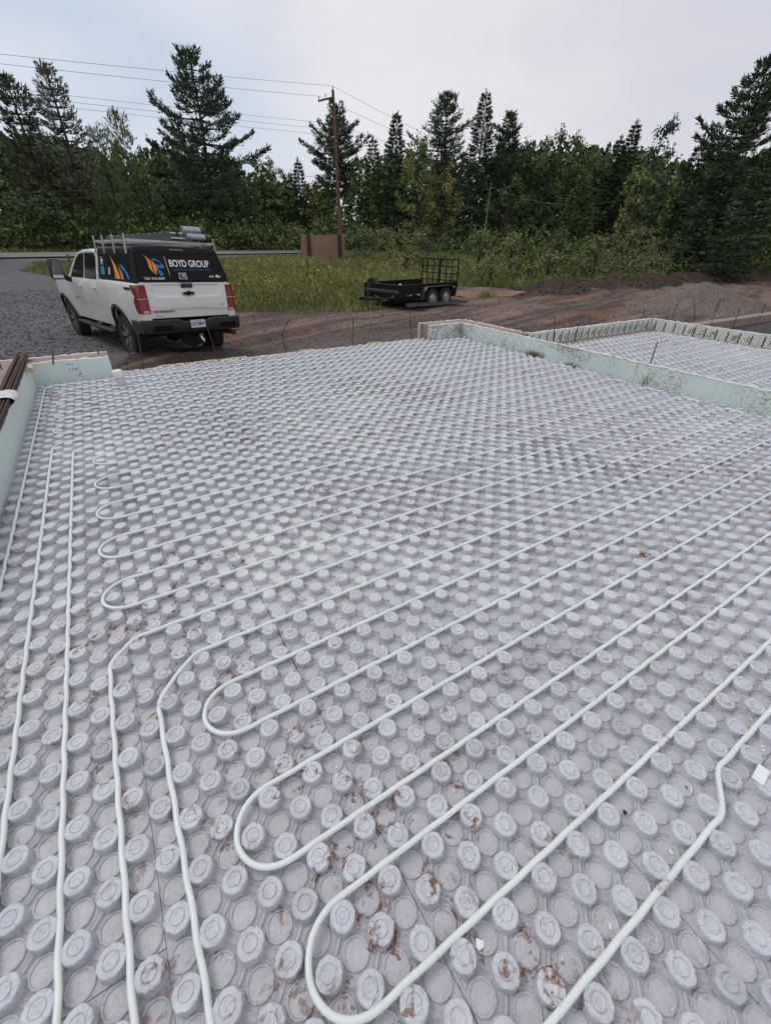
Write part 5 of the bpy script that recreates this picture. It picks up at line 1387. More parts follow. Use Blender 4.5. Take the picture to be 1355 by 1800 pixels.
# drawbar, jack, coupler and chains
mb = MB(); mb.tube([(Lf, .8, .40), (Lf+.95, .05, .40)], .045, 4); mb.tube([(Lf, -.8, .40), (Lf+.95, -.05, .40)], .045, 4); mb.box(Lf+.85, -.05, .36, Lf+1.15, .05, .46); mb.obj('drawbar', M_tb, tr)
mb = MB(); mb.tube([(Lf+.72, .0, .02), (Lf+.72, .0, .85)], .03, 8); mb.tube([(Lf+.72, 0, .85), (Lf+.72, .16, .86)], .012, 6); mb.lathe([(.09, 0), (.09, .015), (.001, .016)], 10, (Lf+.72, 0, 0)); mb.obj('jack', M_tin, tr, True)
M_zinc = mat('zinc_chain', (.45, .45, .44), .4, metal=.8)
for s_ in (1,):
    mb = MB(); mb.tube([(Lf+.05+.05*k, .75-.08*k, .50-.30*math.sin(PI*k/8)*.6) for k in range(9)], .016, 5); mb.obj('safety_chain', M_zinc, tr)
sp_ = empty('spare_wheel', (Lf-.20, -.70, .70), parent=tr)
mb = MB(); mb.lathe([(.20, -.09), (.23, -.105), (.315, -.105), (.345, -.07), (.345, .07), (.315, .105), (.23, .105), (.20, .09), (.1, .05), (.001, .05)], 28, (0, 0, 0), 'x'); mb.obj('tyre', M_tyre, sp_, True)
# raised mesh gate (two bays)
gt = empty('ramp_gate', (-Lr-.02, 0, .58), parent=tr)
H = 1.09
mb = MB()
for y in (-1.0, -.03, .03, 1.0): mb.box(-.02, y-.024, 0, .02, y+.024, H)
for z in (0, H-.045): mb.box(-.022, -1.0, z, .018, 1.0, z+.045)
mb.obj('gate_frame', M_tb, gt)
for y in (-.68, -.35, .35, .68):
    mb = MB(); mb.box(-.012, y-.018, .04, .012, y+.018, H-.04); mb.obj('gate_bar', M_tb, gt)
for z in (.27, .53, .79):
    for (y0, y1) in ((-.98, -.05), (.05, .98)): mb = MB(); mb.box(-.016, y0, z, .016, y1, z+.036); mb.obj('gate_bar', M_tb, gt)
# marker reflectors, yellow plate, small knob
M_rr = mat('reflector_red', (.45, .02, .02), .3); M_rw = mat('reflector_white', (.75, .72, .68), .3)
for x in (1.62, 1.12, -1.06):
    z0 = .47
    mb = MB(); mb.box(x-.14, Wn+.001, z0, x, Wn+.006, z0+.05); mb.obj('reflector', M_rw, tr); mb = MB(); mb.box(x, Wn+.001, z0, x+.14, Wn+.006, z0+.05); mb.obj('reflector', M_rr, tr)
mb = MB(); mb.box(-1.28, Wn+.001, .63, -.98, Wn+.006, .70); yp = mb.obj('name_plate', mat('plate_yellow', (.45, .30, .03), .5), tr)
put_text('plate_lettering', 'TRAILERS', M_tb, yp, (-1.0, Wn+.007, .645), (-1, 0, 0), UP, .26, .035, 0, .02, .002)
mb = MB(); mb.lathe([(.05, 0), (.055, .02), (.03, .05), (.001, .055)], 12, (2.06, .95, zt_)); mb.obj('tie_knob', M_alu, tr, True)
# steel channels on the ground
def channel(p0, p1, w, h, label, k):
    p0 = Vector(p0); p1 = Vector(p1); d = (p1-p0); L = d.length; e = None
    mb = MB(); t = .006
    for (y0, z0, y1, z1) in ((-w/2, 0, w/2, t), (-w/2, t, -w/2+t, h), (w/2-t, t, w/2, h)): mb.box(0, y0, z0, L, y1, z1)
    o = mb.obj('steel_channel', mat('galvanised', (.16, .18, .20), .45, metal=.5, c2=(.10, .11, .13), nscale=3), None, False, loc=tuple(p0), rot=(0, -math.atan2(d.z, math.hypot(d.x, d.y)), math.atan2(d.y, d.x))); tag(o, label, 'channel', 'steel channels on the ground by the trailer')
a_ = up(717, 541.5, -.56); b_ = up(818, 532.5, -.56)
channel((a_[0], a_[1], -.52), (b_[0], b_[1], -.54), .26, .09, 'dark steel channel lying on the ground, nearer to the floor', 0)
channel((a_[0]+.25, a_[1]+.33, -.53), (b_[0]-.6, b_[1]+.36, -.55), .24, .09, 'dark steel channel lying on the ground, closest to the trailer wheels', 1)

# ------------------------------------------------------------------ utility poles, wires, plywood sign, posts
M_pole = mat('pole_wood', (.20, .105, .07), .85, c2=(.13, .07, .048), nscale=4, bump=.5, bscale=20, bdist=.01)
M_poled = mat('pole_dark', (.045, .035, .03), .85, c2=(.07, .05, .04), nscale=4); M_wood = mat('grey_wood', (.20, .17, .14), .85, c2=(.12, .10, .08), nscale=6)
M_wire = mat('wire_grey', (.16, .16, .17), .6); M_cer = mat('insulator', (.30, .27, .25), .3)
P0 = at(601, 466, 44.0); T0 = at(585, 158, 44.0); P0[2] = float(gz(P0[0], P0[1]))-.1
rd3 = Vector((RD[0], RD[1], 0)); rn3 = Vector((RN[0], RN[1], 0))
pole = empty('utility_pole', tuple(P0), label='tall brown wooden utility pole with a crossarm behind the plywood sign', cat='utility pole')
TT = Vector(T0)-Vector(P0)
mb = MB(); mb.tube([(0, 0, 0), TT*.5, TT], .165, 12, r1=.105); mb.obj('pole_shaft', M_pole, pole, True)
mb = MB(); ca = TT-Vector((0, 0, .38)); arm = (Vector((-.93, .02, 0))).normalized(); 
mb.tube([ca-arm*.10-Vector((0, 0, .0)), ca+arm*1.25-Vector((0, 0, .38))], .06, 4); mb.obj('crossarm', M_pole, pole)
ins = [ca+arm*1.18-Vector((0, 0, .30)), ca+arm*.62-Vector((0, 0, .10)), TT+Vector((0, 0, .02))]
for p in ins: mb = MB(); mb.lathe([(.02, 0), (.03, .06), (.05, .08), (.03, .12), (.05, .15), (.02, .2)], 8, tuple(p)); mb.obj('insulator', M_cer, pole, True)
mb = MB(); c2_ = TT-Vector((0, 0, 3.3)); mb.tube([c2_-arm*.1, c2_+arm*.75+Vector((0, 0, -.12))], .05, 4); mb.obj('bracket', M_pole, pole)
mb = MB(); mb.lathe([(.14, 0), (.15, .25), (.14, .30), (.02, .31)], 10, tuple(TT*.93+arm*.22)); mb.obj('pole_box', M_poled, pole, True)
# second line pole further right, hidden among the trees, and the slim service pole
P1 = Vector(P0)+rd3*62; P1.z = float(gz(P1.x, P1.y))
pl1 = empty('utility_pole', tuple(P1), label='distant utility pole standing among the trees right of the trailer', cat='utility pole')
mb = MB(); mb.tube([(0, 0, 0), (0, 0, 11.4)], .16, 8, r1=.11); mb.obj('pole_shaft', M_pole, pl1, True)
b = at(850, 420, 52); t = at(863, 321, 52); b[2] -= .6
pl2 = empty('utility_pole', tuple(b), label='slim grey leaning service pole in front of the dark trees', cat='utility pole')
mb = MB(); mb.tube([(0, 0, 0), Vector(t)-Vector(b)], .09, 8, r1=.065); mb.obj('pole_shaft', M_wood, pl2, True)
mb = MB(); mb.tube([Vector(t)-Vector(b)+Vector((-.5, 0, -.6)), Vector(t)-Vector(b)+Vector((.5, 0, -.35))], .04, 5); mb.obj('bracket', M_wood, pl2)
wk = [0]
M_wired = mat('wire_black', (.03, .03, .032), .6)
def wire(a, b, sag, r, label, grp='overhead power lines', m=None):
    a = Vector(a); b = Vector(b); n = 40; pts = [a+(b-a)*i/n-Vector((0, 0, 4*sag*(i/n)*(1-i/n))) for i in range(n+1)]
    mb = MB(); mb.tube([p-a for p in pts], r, 5); o = mb.obj('power_line', m or M_wire, None, True, loc=tuple(a)); tag(o, label, 'power line', grp)
PT = Vector(P0)
lft = Vector(P0)-rd3*58
nm = ['uppermost', 'second', 'third']
hs = [(ins[2], 11.3), (ins[0], 10.6)]
for k, (q, lab) in enumerate(((ins[2]+Vector((0, 0, .2)), 'uppermost power line, left of the pole top'), (ins[0]+Vector((0, 0, .2)), 'second power line from the top, left of the pole'))):
    s = PT+q; x0 = at(0, (93, 110)[k], 34.3); dirv = (Vector(x0)-s); L_ = dirv.length
    wire(s, s+dirv*2.2+Vector((0, 0, .35)), .20, .009, lab)
for k, (z, ye, lab) in enumerate(((-1.9, 168, 'upper one of the three thin middle lines left of the pole'), (-2.25, 179, 'middle one of the three thin middle lines left of the pole'), (-2.6, 189, 'lower one of the three thin middle lines left of the pole'))):
    s = PT+TT+Vector((0, 0, z)); x0 = Vector(at(135, ye, 36.8)); dv = x0-s; wire(s, s+dv*2.6+Vector((0, 0, .4)), .2, .008, lab)
for k, (z, yy, lab) in enumerate(((-5.0, 331, 'upper dark cable low against the trees left of the pole'), (-5.5, 345, 'lower dark cable low against the trees left of the pole'))):
    s = PT+TT+Vector((0, 0, z)); x0 = Vector(at(0, yy, 34)); dv = x0-s; wire(s, s+dv*2.2, .25, .012, lab, m=M_wired)
rt = [(ins[2]+Vector((0, 0, .2)), 750, 214, 55, 'uppermost power line, right of the pole'), (ins[0]+Vector((0, 0, .2)), 750, 229, 55, 'second power line, right of the pole'), (TT+Vector((0, 0, -1.9)), 700, 226, 50.5, 'third power line, right of the pole'), (TT+Vector((0, 0, -2.6)), 700, 240, 50.5, 'fourth power line, right of the pole'), (TT+Vector((0, 0, -5.0)), 1100, 343, 100, 'low cable crossing the trees right of the pole')]
for (q, px_, py_, D_, lab) in rt:
    s = PT+q; x0 = Vector(at(px_, py_, D_)); dv = (x0-s); k = 106/max(dv.length, 1); e_ = s+Vector((dv.x, dv.y, 0)).normalized()*106; e_.z = s.z+2.6+(0 if q.z > 6 else 0)
    wire(s, e_, 2.6 if q.z > 9.5 else 1.6, .010, lab)
s = Vector(t)-Vector((0, 0, .3)); wire(s, Vector(at(1105, 349, 56)), .9, .014, 'sagging service cable running right from the slim leaning pole')
# plywood sign
B0 = at(532, 462, 41.5); B1 = at(607.5, 462, 41.5+1.2); gB = .0
ztop = at(545, 412, 41.5)[2]; zbt = at(545, 461, 41.5)[2]
sg = empty('plywood_sign', (B0[0], B0[1], zbt-1), label='weathered blank plywood signboard on two dark posts beside the utility pole', cat='signboard')
dv = Vector((B1[0]-B0[0], B1[1]-B0[1], 0)); Lw = dv.length; dv.normalize(); an = math.atan2(dv.y, dv.x); sg.rotation_euler = (0, 0, an)
M_ply = mat('plywood', (.36, .225, .155), .85, c2=(.27, .165, .115), nscale=1.3, bump=.3, bscale=15, bdist=.01, stain=((.14, .09, .07), 2.2, .60, .1))
ww = [1.2, 1.22, 1.22, 9]; x = 0
while x < Lw-.05:
    w_ = min(1.22, Lw-x); mb = MB(); mb.box(x+.004, -.01, 1.0+random.uniform(-.01, .01), x+w_-.004, .01, 1.0+ztop-zbt+random.uniform(-.02, .02)); mb.obj('plywood_sheet', M_ply, sg); x += w_
for xx in (Lw*.17, Lw*.87): mb = MB(); mb.box(xx-.13, -.16, -.4, xx+.13, -.013, 1.0+ztop-zbt+.02); mb.obj('post', M_poled, sg)
# rusty survey stake in the grass, small driveway post
b = at(545, 522, 26); t = at(540, 456, 26); b[2] -= .2; mb = MB(); mb.tube([(0, 0, 0), Vector(t)-Vector(b)], .035, 8); o = mb.obj('steel_post', mat('rust_post', (.10, .05, .035), .9), None, True, loc=tuple(b)); tag(o, 'thin rusty post standing in the tall grass left of the trailer', 'post')
b = at(124, 462, 31); t = at(119, 447, 31); mb = MB(); mb.tube([(0, 0, -.6), Vector(t)-Vector(b)], .06, 6); o = mb.obj('wooden_post', mat('orange_wood', (.22, .09, .05), .8), None, True, loc=tuple(b)); tag(o, 'short reddish wooden post beside the road behind the pickup cab', 'post')
# far side of the road: blue rail bench, red timber frame, boulders, small house
e = empty('bench', tuple(at(142, 433, 66)), rot=(0, 0, -.15), label='long blue-topped table on pale legs beyond the road, left of the pickup', cat='table')
e.location.z = at(142, 433, 66)[2]
mb = MB(); mb.box(-2.6, -.3, .72, 2.6, .3, .80); mb.obj('table_top', mat('blue_paint', (.06, .17, .35), .6), e)
for xx in (-1.9, 0.2, 2.3): mb = MB(); mb.box(xx-.06, -.25, -.2, xx+.06, .25, .72); mb.obj('leg', M_wood, e)
q = at(104, 434, 66); e = empty('play_frame', tuple(q), label='small reddish timber frame beyond the road, left of the blue table', cat='play frame')
M_rt = mat('red_timber', (.22, .09, .05), .85)
for (x0, z0, x1, z1) in ((-.5, -.3, -.2, 1.5), (.6, -.3, .2, 1.5)):
    mb = MB(); mb.tube([(x0, 0, z0), (x1, 0, z1)], .07, 5); mb.obj('leg', M_rt, e)
mb = MB(); mb.box(-.45, -.3, .15, .55, .3, .55); mb.box(-.2, -.3, 1.3, .3, .3, 1.6); mb.obj('panel', M_rt, e)
q = at(513, 384, 96); e = empty('house', (q[0], q[1], 1.0), rot=(0, 0, .3), label='small pale grey house glimpsed between the trees', cat='house')
hz = q[2]-1.0
mb = MB(); mb.box(-1.9, -2, 0, 1.9, 2, hz); mb.obj('wall', mat('house_wall', (.36, .38, .42), .7), e)
mb = MB(); mb.add([(-2.3, -2.4, hz), (2.3, -2.4, hz), (2.3, 2.4, hz), (-2.3, 2.4, hz), (-2.3, 0, hz+1.0), (2.3, 0, hz+1.0)], [(0, 1, 5, 4), (3, 2, 5, 4), (0, 3, 4), (1, 2, 5)]); mb.obj('roof', mat('house_roof', (.30, .32, .36), .7), e)
def boulder(q, r, label, group=None):
    n = 12; V = []; Fc = []
    for i in range(7):
        for j in range(n):
            th_ = PI*i/6; ph = 2*PI*j/n; k = r*(1+.25*(vnoise(i*.7+q[0], j*.9+q[1])-.5)); V.append((k*math.sin(th_)*math.cos(ph)*1.3, k*math.sin(th_)*math.sin(ph), k*math.cos(th_)*.75))
    for i in range(6):
        for j in range(n): Fc.append((i*n+j, i*n+(j+1) % n, (i+1)*n+(j+1) % n, (i+1)*n+j))
    mb = MB(); mb.add(V, Fc); o = mb.obj('boulder', mat('boulder', (.24, .23, .22), .9, c2=(.15, .14, .13), nscale=3), None, True, loc=(q[0], q[1], q[2])); tag(o, label, 'boulder', group)
boulder(at(6, 429, 63), .7, 'grey boulder at the photo edge beyond the road', 'boulders beyond the road'); boulder(at(26, 431, 63), .5, 'smaller grey boulder beyond the road, second from the photo edge', 'boulders beyond the road'); boulder(at(90, 430, 64), .45, 'pale boulder beyond the road beside the reddish timber frame', 'boulders beyond the road')

# ------------------------------------------------------------------ vegetation
def leaf_cards(P, size, rs, tilt=None, asp=.55):
    """rhombic leaf faces at points P (n,3); returns vertices (n*4,3)"""
    n = len(P); a = rs.normal(size=(n, 3)); a /= np.linalg.norm(a, axis=1)[:, None]
    b = rs.normal(size=(n, 3)); b -= a*(a*b).sum(1)[:, None]; b /= np.linalg.norm(b, axis=1)[:, None]
    s = (size*np.ones(n))[:, None]*(.6+.8*rs.random((n, 1)))
    return np.stack([P-a*s*.5, P+b*s*asp*.5, P+a*s*.5, P-b*s*asp*.5], 1).reshape(-1, 3)
def sprig_cards(P, D, L_, W_, rs):
    """long thin rhombi along direction D (needle sprays)"""
    n = len(P); a = D/np.maximum(np.linalg.norm(D, axis=1), 1e-6)[:, None]
    b = rs.normal(size=(n, 3)); b -= a*(a*b).sum(1)[:, None]; b /= np.linalg.norm(b, axis=1)[:, None]
    L_ = (L_*np.ones(n))[:, None]*(.7+.6*rs.random((n, 1)))
    return np.stack([P, P+a*L_*.45+b*W_*.5, P+a*L_, P+a*L_*.45-b*W_*.5], 1).reshape(-1, 3)
def cards_mesh(name, V, m):
    n = len(V)//4; F = np.arange(n*4, dtype=np.int32).reshape(-1, 4); return np_mesh(name, V, F, m)
def leafmat(name, c, c2, isl=.45, nscale=.5):
    m = mat(name, c, .75, c2=c2, nscale=nscale, island=isl, spec=.15, coords='Object', detail=3)
    m.node_tree.nodes['Principled BSDF'].inputs['Subsurface Weight'].default_value = 0.0
    return m
ML = {
 'pine': leafmat('pine_needles', (0.100, 0.147, 0.095), (0.067, 0.104, 0.068)),
 'pine2': leafmat('pine_needles_warm', (0.143, 0.159, 0.095), (0.092, 0.110, 0.071)),
 'spruce': leafmat('spruce_needles', (0.071, 0.104, 0.064), (0.098, 0.128, 0.071)),
 'dec': leafmat('leaves_mid', (0.157, 0.216, 0.071), (0.107, 0.152, 0.054)),
 'decl': leafmat('leaves_light', (0.223, 0.256, 0.088), (0.160, 0.211, 0.068)),
 'decd': leafmat('leaves_dark', (0.086, 0.122, 0.051), (0.114, 0.152, 0.061)),
 'yel': leafmat('leaves_yellow', (0.260, 0.256, 0.085), (0.197, 0.207, 0.071)),
 'tam': leafmat('tamarack_needles', (0.205, 0.256, 0.119), (0.152, 0.198, 0.095)),
 'bm': leafmat('bush_leaves', (0.198, 0.237, 0.088), (0.132, 0.166, 0.062)),
 'bl': leafmat('bush_leaves_light', (0.260, 0.260, 0.119), (0.185, 0.218, 0.081)),
 'bd': leafmat('bush_leaves_dark', (0.125, 0.160, 0.069), (0.165, 0.192, 0.075)),
 'grey': leafmat('needles_sparse', (0.205, 0.204, 0.155), (0.143, 0.152, 0.115)),
}
M_bark = mat('bark', (.060, .048, .040), .95, c2=(.035, .028, .024), nscale=5, bump=.5, bscale=12, bdist=.02); M_barkl = mat('bark_pale', (.24, .22, .19), .9, c2=(.12, .10, .09), nscale=5)
def white_pine(rs, H, W, dens=1.0, lean=0.0, sparse=False, low=.18):
    """returns leaf verts and trunk MB; irregular whorls of upswept boughs"""
    mb = MB(); LV = []
    tr_ = [(lean*H*(k/8)**1.5, .02*H*math.sin(k*.8), H*k/8) for k in range(9)]
    mb.tube(tr_, H*.017, 7, r1=H*.004)
    nw = int(15+H*.5); f = low
    for i in range(nw):
        t = low+(1-low)*((i+rs.random()*.6)/nw)
        if t > .985: continue
        z = H*t; q_ = (t-low)/(1-low); R_ = W*.62*min(1, (1-q_)/.62)**.80*(.50+.50*min(1, q_/.22))*rs.choice([.55, .85, 1.0, 1.12])*rs.uniform(.85, 1.1)
        nb = rs.integers(3, 6)
        a0 = rs.uniform(0, 2*PI)
        for k in range(nb):
            a = a0+2*PI*k/nb+rs.normal(0, .25); L_ = R_*rs.uniform(.55, 1.12)+.25
            if L_ < .2: continue
            x0 = lean*H*t**1.5; rise = rs.uniform(.05, .35)+.5*(t-.5)*.8
            n = max(4, int(L_/.32)); pts = []
            for q in range(n+1):
                s_ = q/n; pts.append((x0+math.cos(a)*L_*s_, math.sin(a)*L_*s_, z+L_*(rise*s_**1.6-.08*math.sin(PI*s_))))
            mb.tube([pts[0], pts[n//2], pts[-1]], .012*H**.5+.01*L_, 4, r1=.01, cap=False)
            m_ = int(L_*(40 if not sparse else 14)*dens)+8
            s_ = rs.uniform(.22, 1.04, m_)**.75; base = np.array(pts); idx = np.clip(s_*n, 0, n-.001); i0 = idx.astype(int); fr = (idx-i0)[:, None]
            P = base[i0]*(1-fr)+base[np.minimum(i0+1, n)]*fr
            wd = .20+.26*L_*(1-s_)*.8
            dirr = np.array([math.cos(a), math.sin(a), rise]); side = np.array([-math.sin(a), math.cos(a), 0])
            off = rs.normal(0, 1, m_)*wd*.7; P = P+side*off[:, None]+np.array([0, 0, 1])*(rs.normal(0, .10, m_)+.02*abs(off))[:, None]
            D = dirr[None]*.7+side[None]*np.sign(off)[:, None]*.7+rs.normal(0, .35, (m_, 3))+np.array([0, 0, .45])
            LV.append(sprig_cards(P, D, .42, .115, rs))
    P = np.stack([lean*H+rs.normal(0, .15, 40), rs.normal(0, .15, 40), H*(1-.07*rs.random(40)**.6)], 1); LV.append(sprig_cards(P, np.array([[0, 0, 1.]])+rs.normal(0, .5, (40, 3)), .5, .15, rs))
    return np.vstack(LV), mb
def spruce(rs, H, W, dens=1.0, low=.06):
    mb = MB(); LV = []; mb.tube([(0, 0, 0), (0, 0, H*.5), (0, 0, H)], H*.012, 6, r1=.015)
    nw = int(H*2.6)
    for i in range(nw):
        t = low+(1-low)*(i/nw)**.95; z = H*t; R_ = W*.68*(1-t)**.8*rs.uniform(.65, 1.12)+.12; nb = rs.integers(5, 8); a0 = rs.uniform(0, 6)
        for k in range(nb):
            a = a0+2*PI*k/nb+rs.normal(0, .2); L_ = R_*rs.uniform(.7, 1.15); m_ = int(L_*32*dens)+6
            s_ = rs.uniform(.15, 1.03, m_)**.7; dr = -.22*(1-t)+.25*t
            P = np.stack([np.cos(a)*L_*s_, np.sin(a)*L_*s_, z+L_*(dr*s_-.10*np.sin(PI*s_))], 1)
            side = np.array([-math.sin(a), math.cos(a), 0]); off = rs.normal(0, 1, m_)*(.10+.16*L_*(1-s_)); P = P+side*off[:, None]; P[:, 2] -= abs(rs.normal(0, .08, m_))
            D = np.array([[math.cos(a), math.sin(a), dr]])+side[None]*np.sign(off)[:, None]*.8+rs.normal(0, .3, (m_, 3)); LV.append(sprig_cards(P, D, .36, .105, rs))
    P = np.stack([rs.normal(0, .06, 24), rs.normal(0, .06, 24), H*(1-.05*rs.random(24))], 1); LV.append(sprig_cards(P, np.array([[0, 0, 1.]])+rs.normal(0, .4, (24, 3)), .4, .1, rs))
    return np.vstack(LV), mb
def decid(rs, H, W, dens=1.0, low=.15, lsz=.30, top=.9):
    mb = MB(); LV = []; hz = H*.45
    mb.tube([(0, 0, 0), (.02*H*rs.normal(), .02*H*rs.normal(), H*.5), (0, 0, H*.9)], H*.014, 6, r1=.03)
    nb = int(26+W*H*.35)
    for i in range(nb):
        t = rs.uniform(low, top); z = H*t; env = math.sin(PI*min(1, max(.05, (t-low*.3)/(1.02-low*.3)))**.75)**.7
        a = rs.uniform(0, 2*PI); r_ = W*.5*env*rs.uniform(.15, .95)**.6; c = np.array([math.cos(a)*r_, math.sin(a)*r_, z])
        s_ = rs.uniform(.5, 1.1)*(.45+.06*H)*.62
        mb.tube([(0, 0, max(.2, z-r_*.8)), tuple(c)], .02+.0022*H, 4, r1=.008, cap=False)
        m_ = int(78*dens*s_**1.6)+18
        q = rs.normal(size=(m_, 3)); q /= np.linalg.norm(q, axis=1)[:, None]; q *= (rs.random(m_)**.45)[:, None]
        P = c+q*np.array([s_, s_, s_*.8])
        LV.append(leaf_cards(P, lsz, rs))
        if t > .55:
            m2 = 10; P = c+np.stack([rs.normal(0, .2, m2), rs.normal(0, .2, m2), s_*(.6+.8*rs.random(m2))], 1); LV.append(leaf_cards(P, lsz*.9, rs))
    return np.vstack(LV), mb
def feather(rs, H, W, dens=1.0):
    """tall airy conifer with fine upswept sprays (tamarack)"""
    mb = MB(); LV = []; mb.tube([(0, 0, 0), (0, 0, H)], H*.012, 6, r1=.012); nw = int(H*4)
    for i in range(nw):
        t = .1+.9*(i/nw); z = H*t; R_ = W*.5*(1-t)**.6*rs.uniform(.5, 1.1)+.15; a = rs.uniform(0, 2*PI); L_ = R_; m_ = int(34*dens*L_)+8; s_ = rs.uniform(.1, 1.05, m_)
        P = np.stack([np.cos(a)*L_*s_, np.sin(a)*L_*s_, z+L_*.75*s_**1.3], 1)+rs.normal(0, .16, (m_, 3))
        LV.append(sprig_cards(P, np.array([[math.cos(a)*.5, math.sin(a)*.5, 1.]])+rs.normal(0, .35, (m_, 3)), .42, .10, rs))
    return np.vstack(LV), mb
NT = [0]
def tree(kind, x, ytop, D, wpx, label, m, name, seed, grp=None, lean=0., dens=1.0, zb=None, low=None, barkm=None, sparse=False, ybase=None, **kw):
    """x, ytop: where the top of the tree stands in the photo; D distance; wpx crown width"""
    rs = np.random.default_rng(seed)
    T = at(x, ytop, D); bx, by = T[0], T[1]
    z0 = float(gz(bx, by, False)) if zb is None else zb
    H = T[2]-z0; sc = math.hypot(*(T-CAMP)[:2]); zc = float((T-CAMP)@CF); W = wpx*zc/730.02
    f = {'pine': white_pine, 'spruce': spruce, 'dec': decid, 'feather': feather}[kind]
    k = dict(dens=dens)
    if low is not None and kind != 'feather': k['low'] = low
    if kind == 'pine': k['lean'] = lean; k['sparse'] = sparse
    k.update(kw)
    V, mb = f(rs, H, W, **k)
    e = empty(name, (bx, by, z0-.1), label=label, cat='tree' if 'shrub' not in name and 'bush' not in name else 'bush', group=grp)
    obj('crown', cards_mesh('crown', V, ML[m]), e); mb.obj('trunk', barkm or M_bark, e, True)
    NT[0] += len(V)//4
    return e
gF = 'trees along the far side of the road'
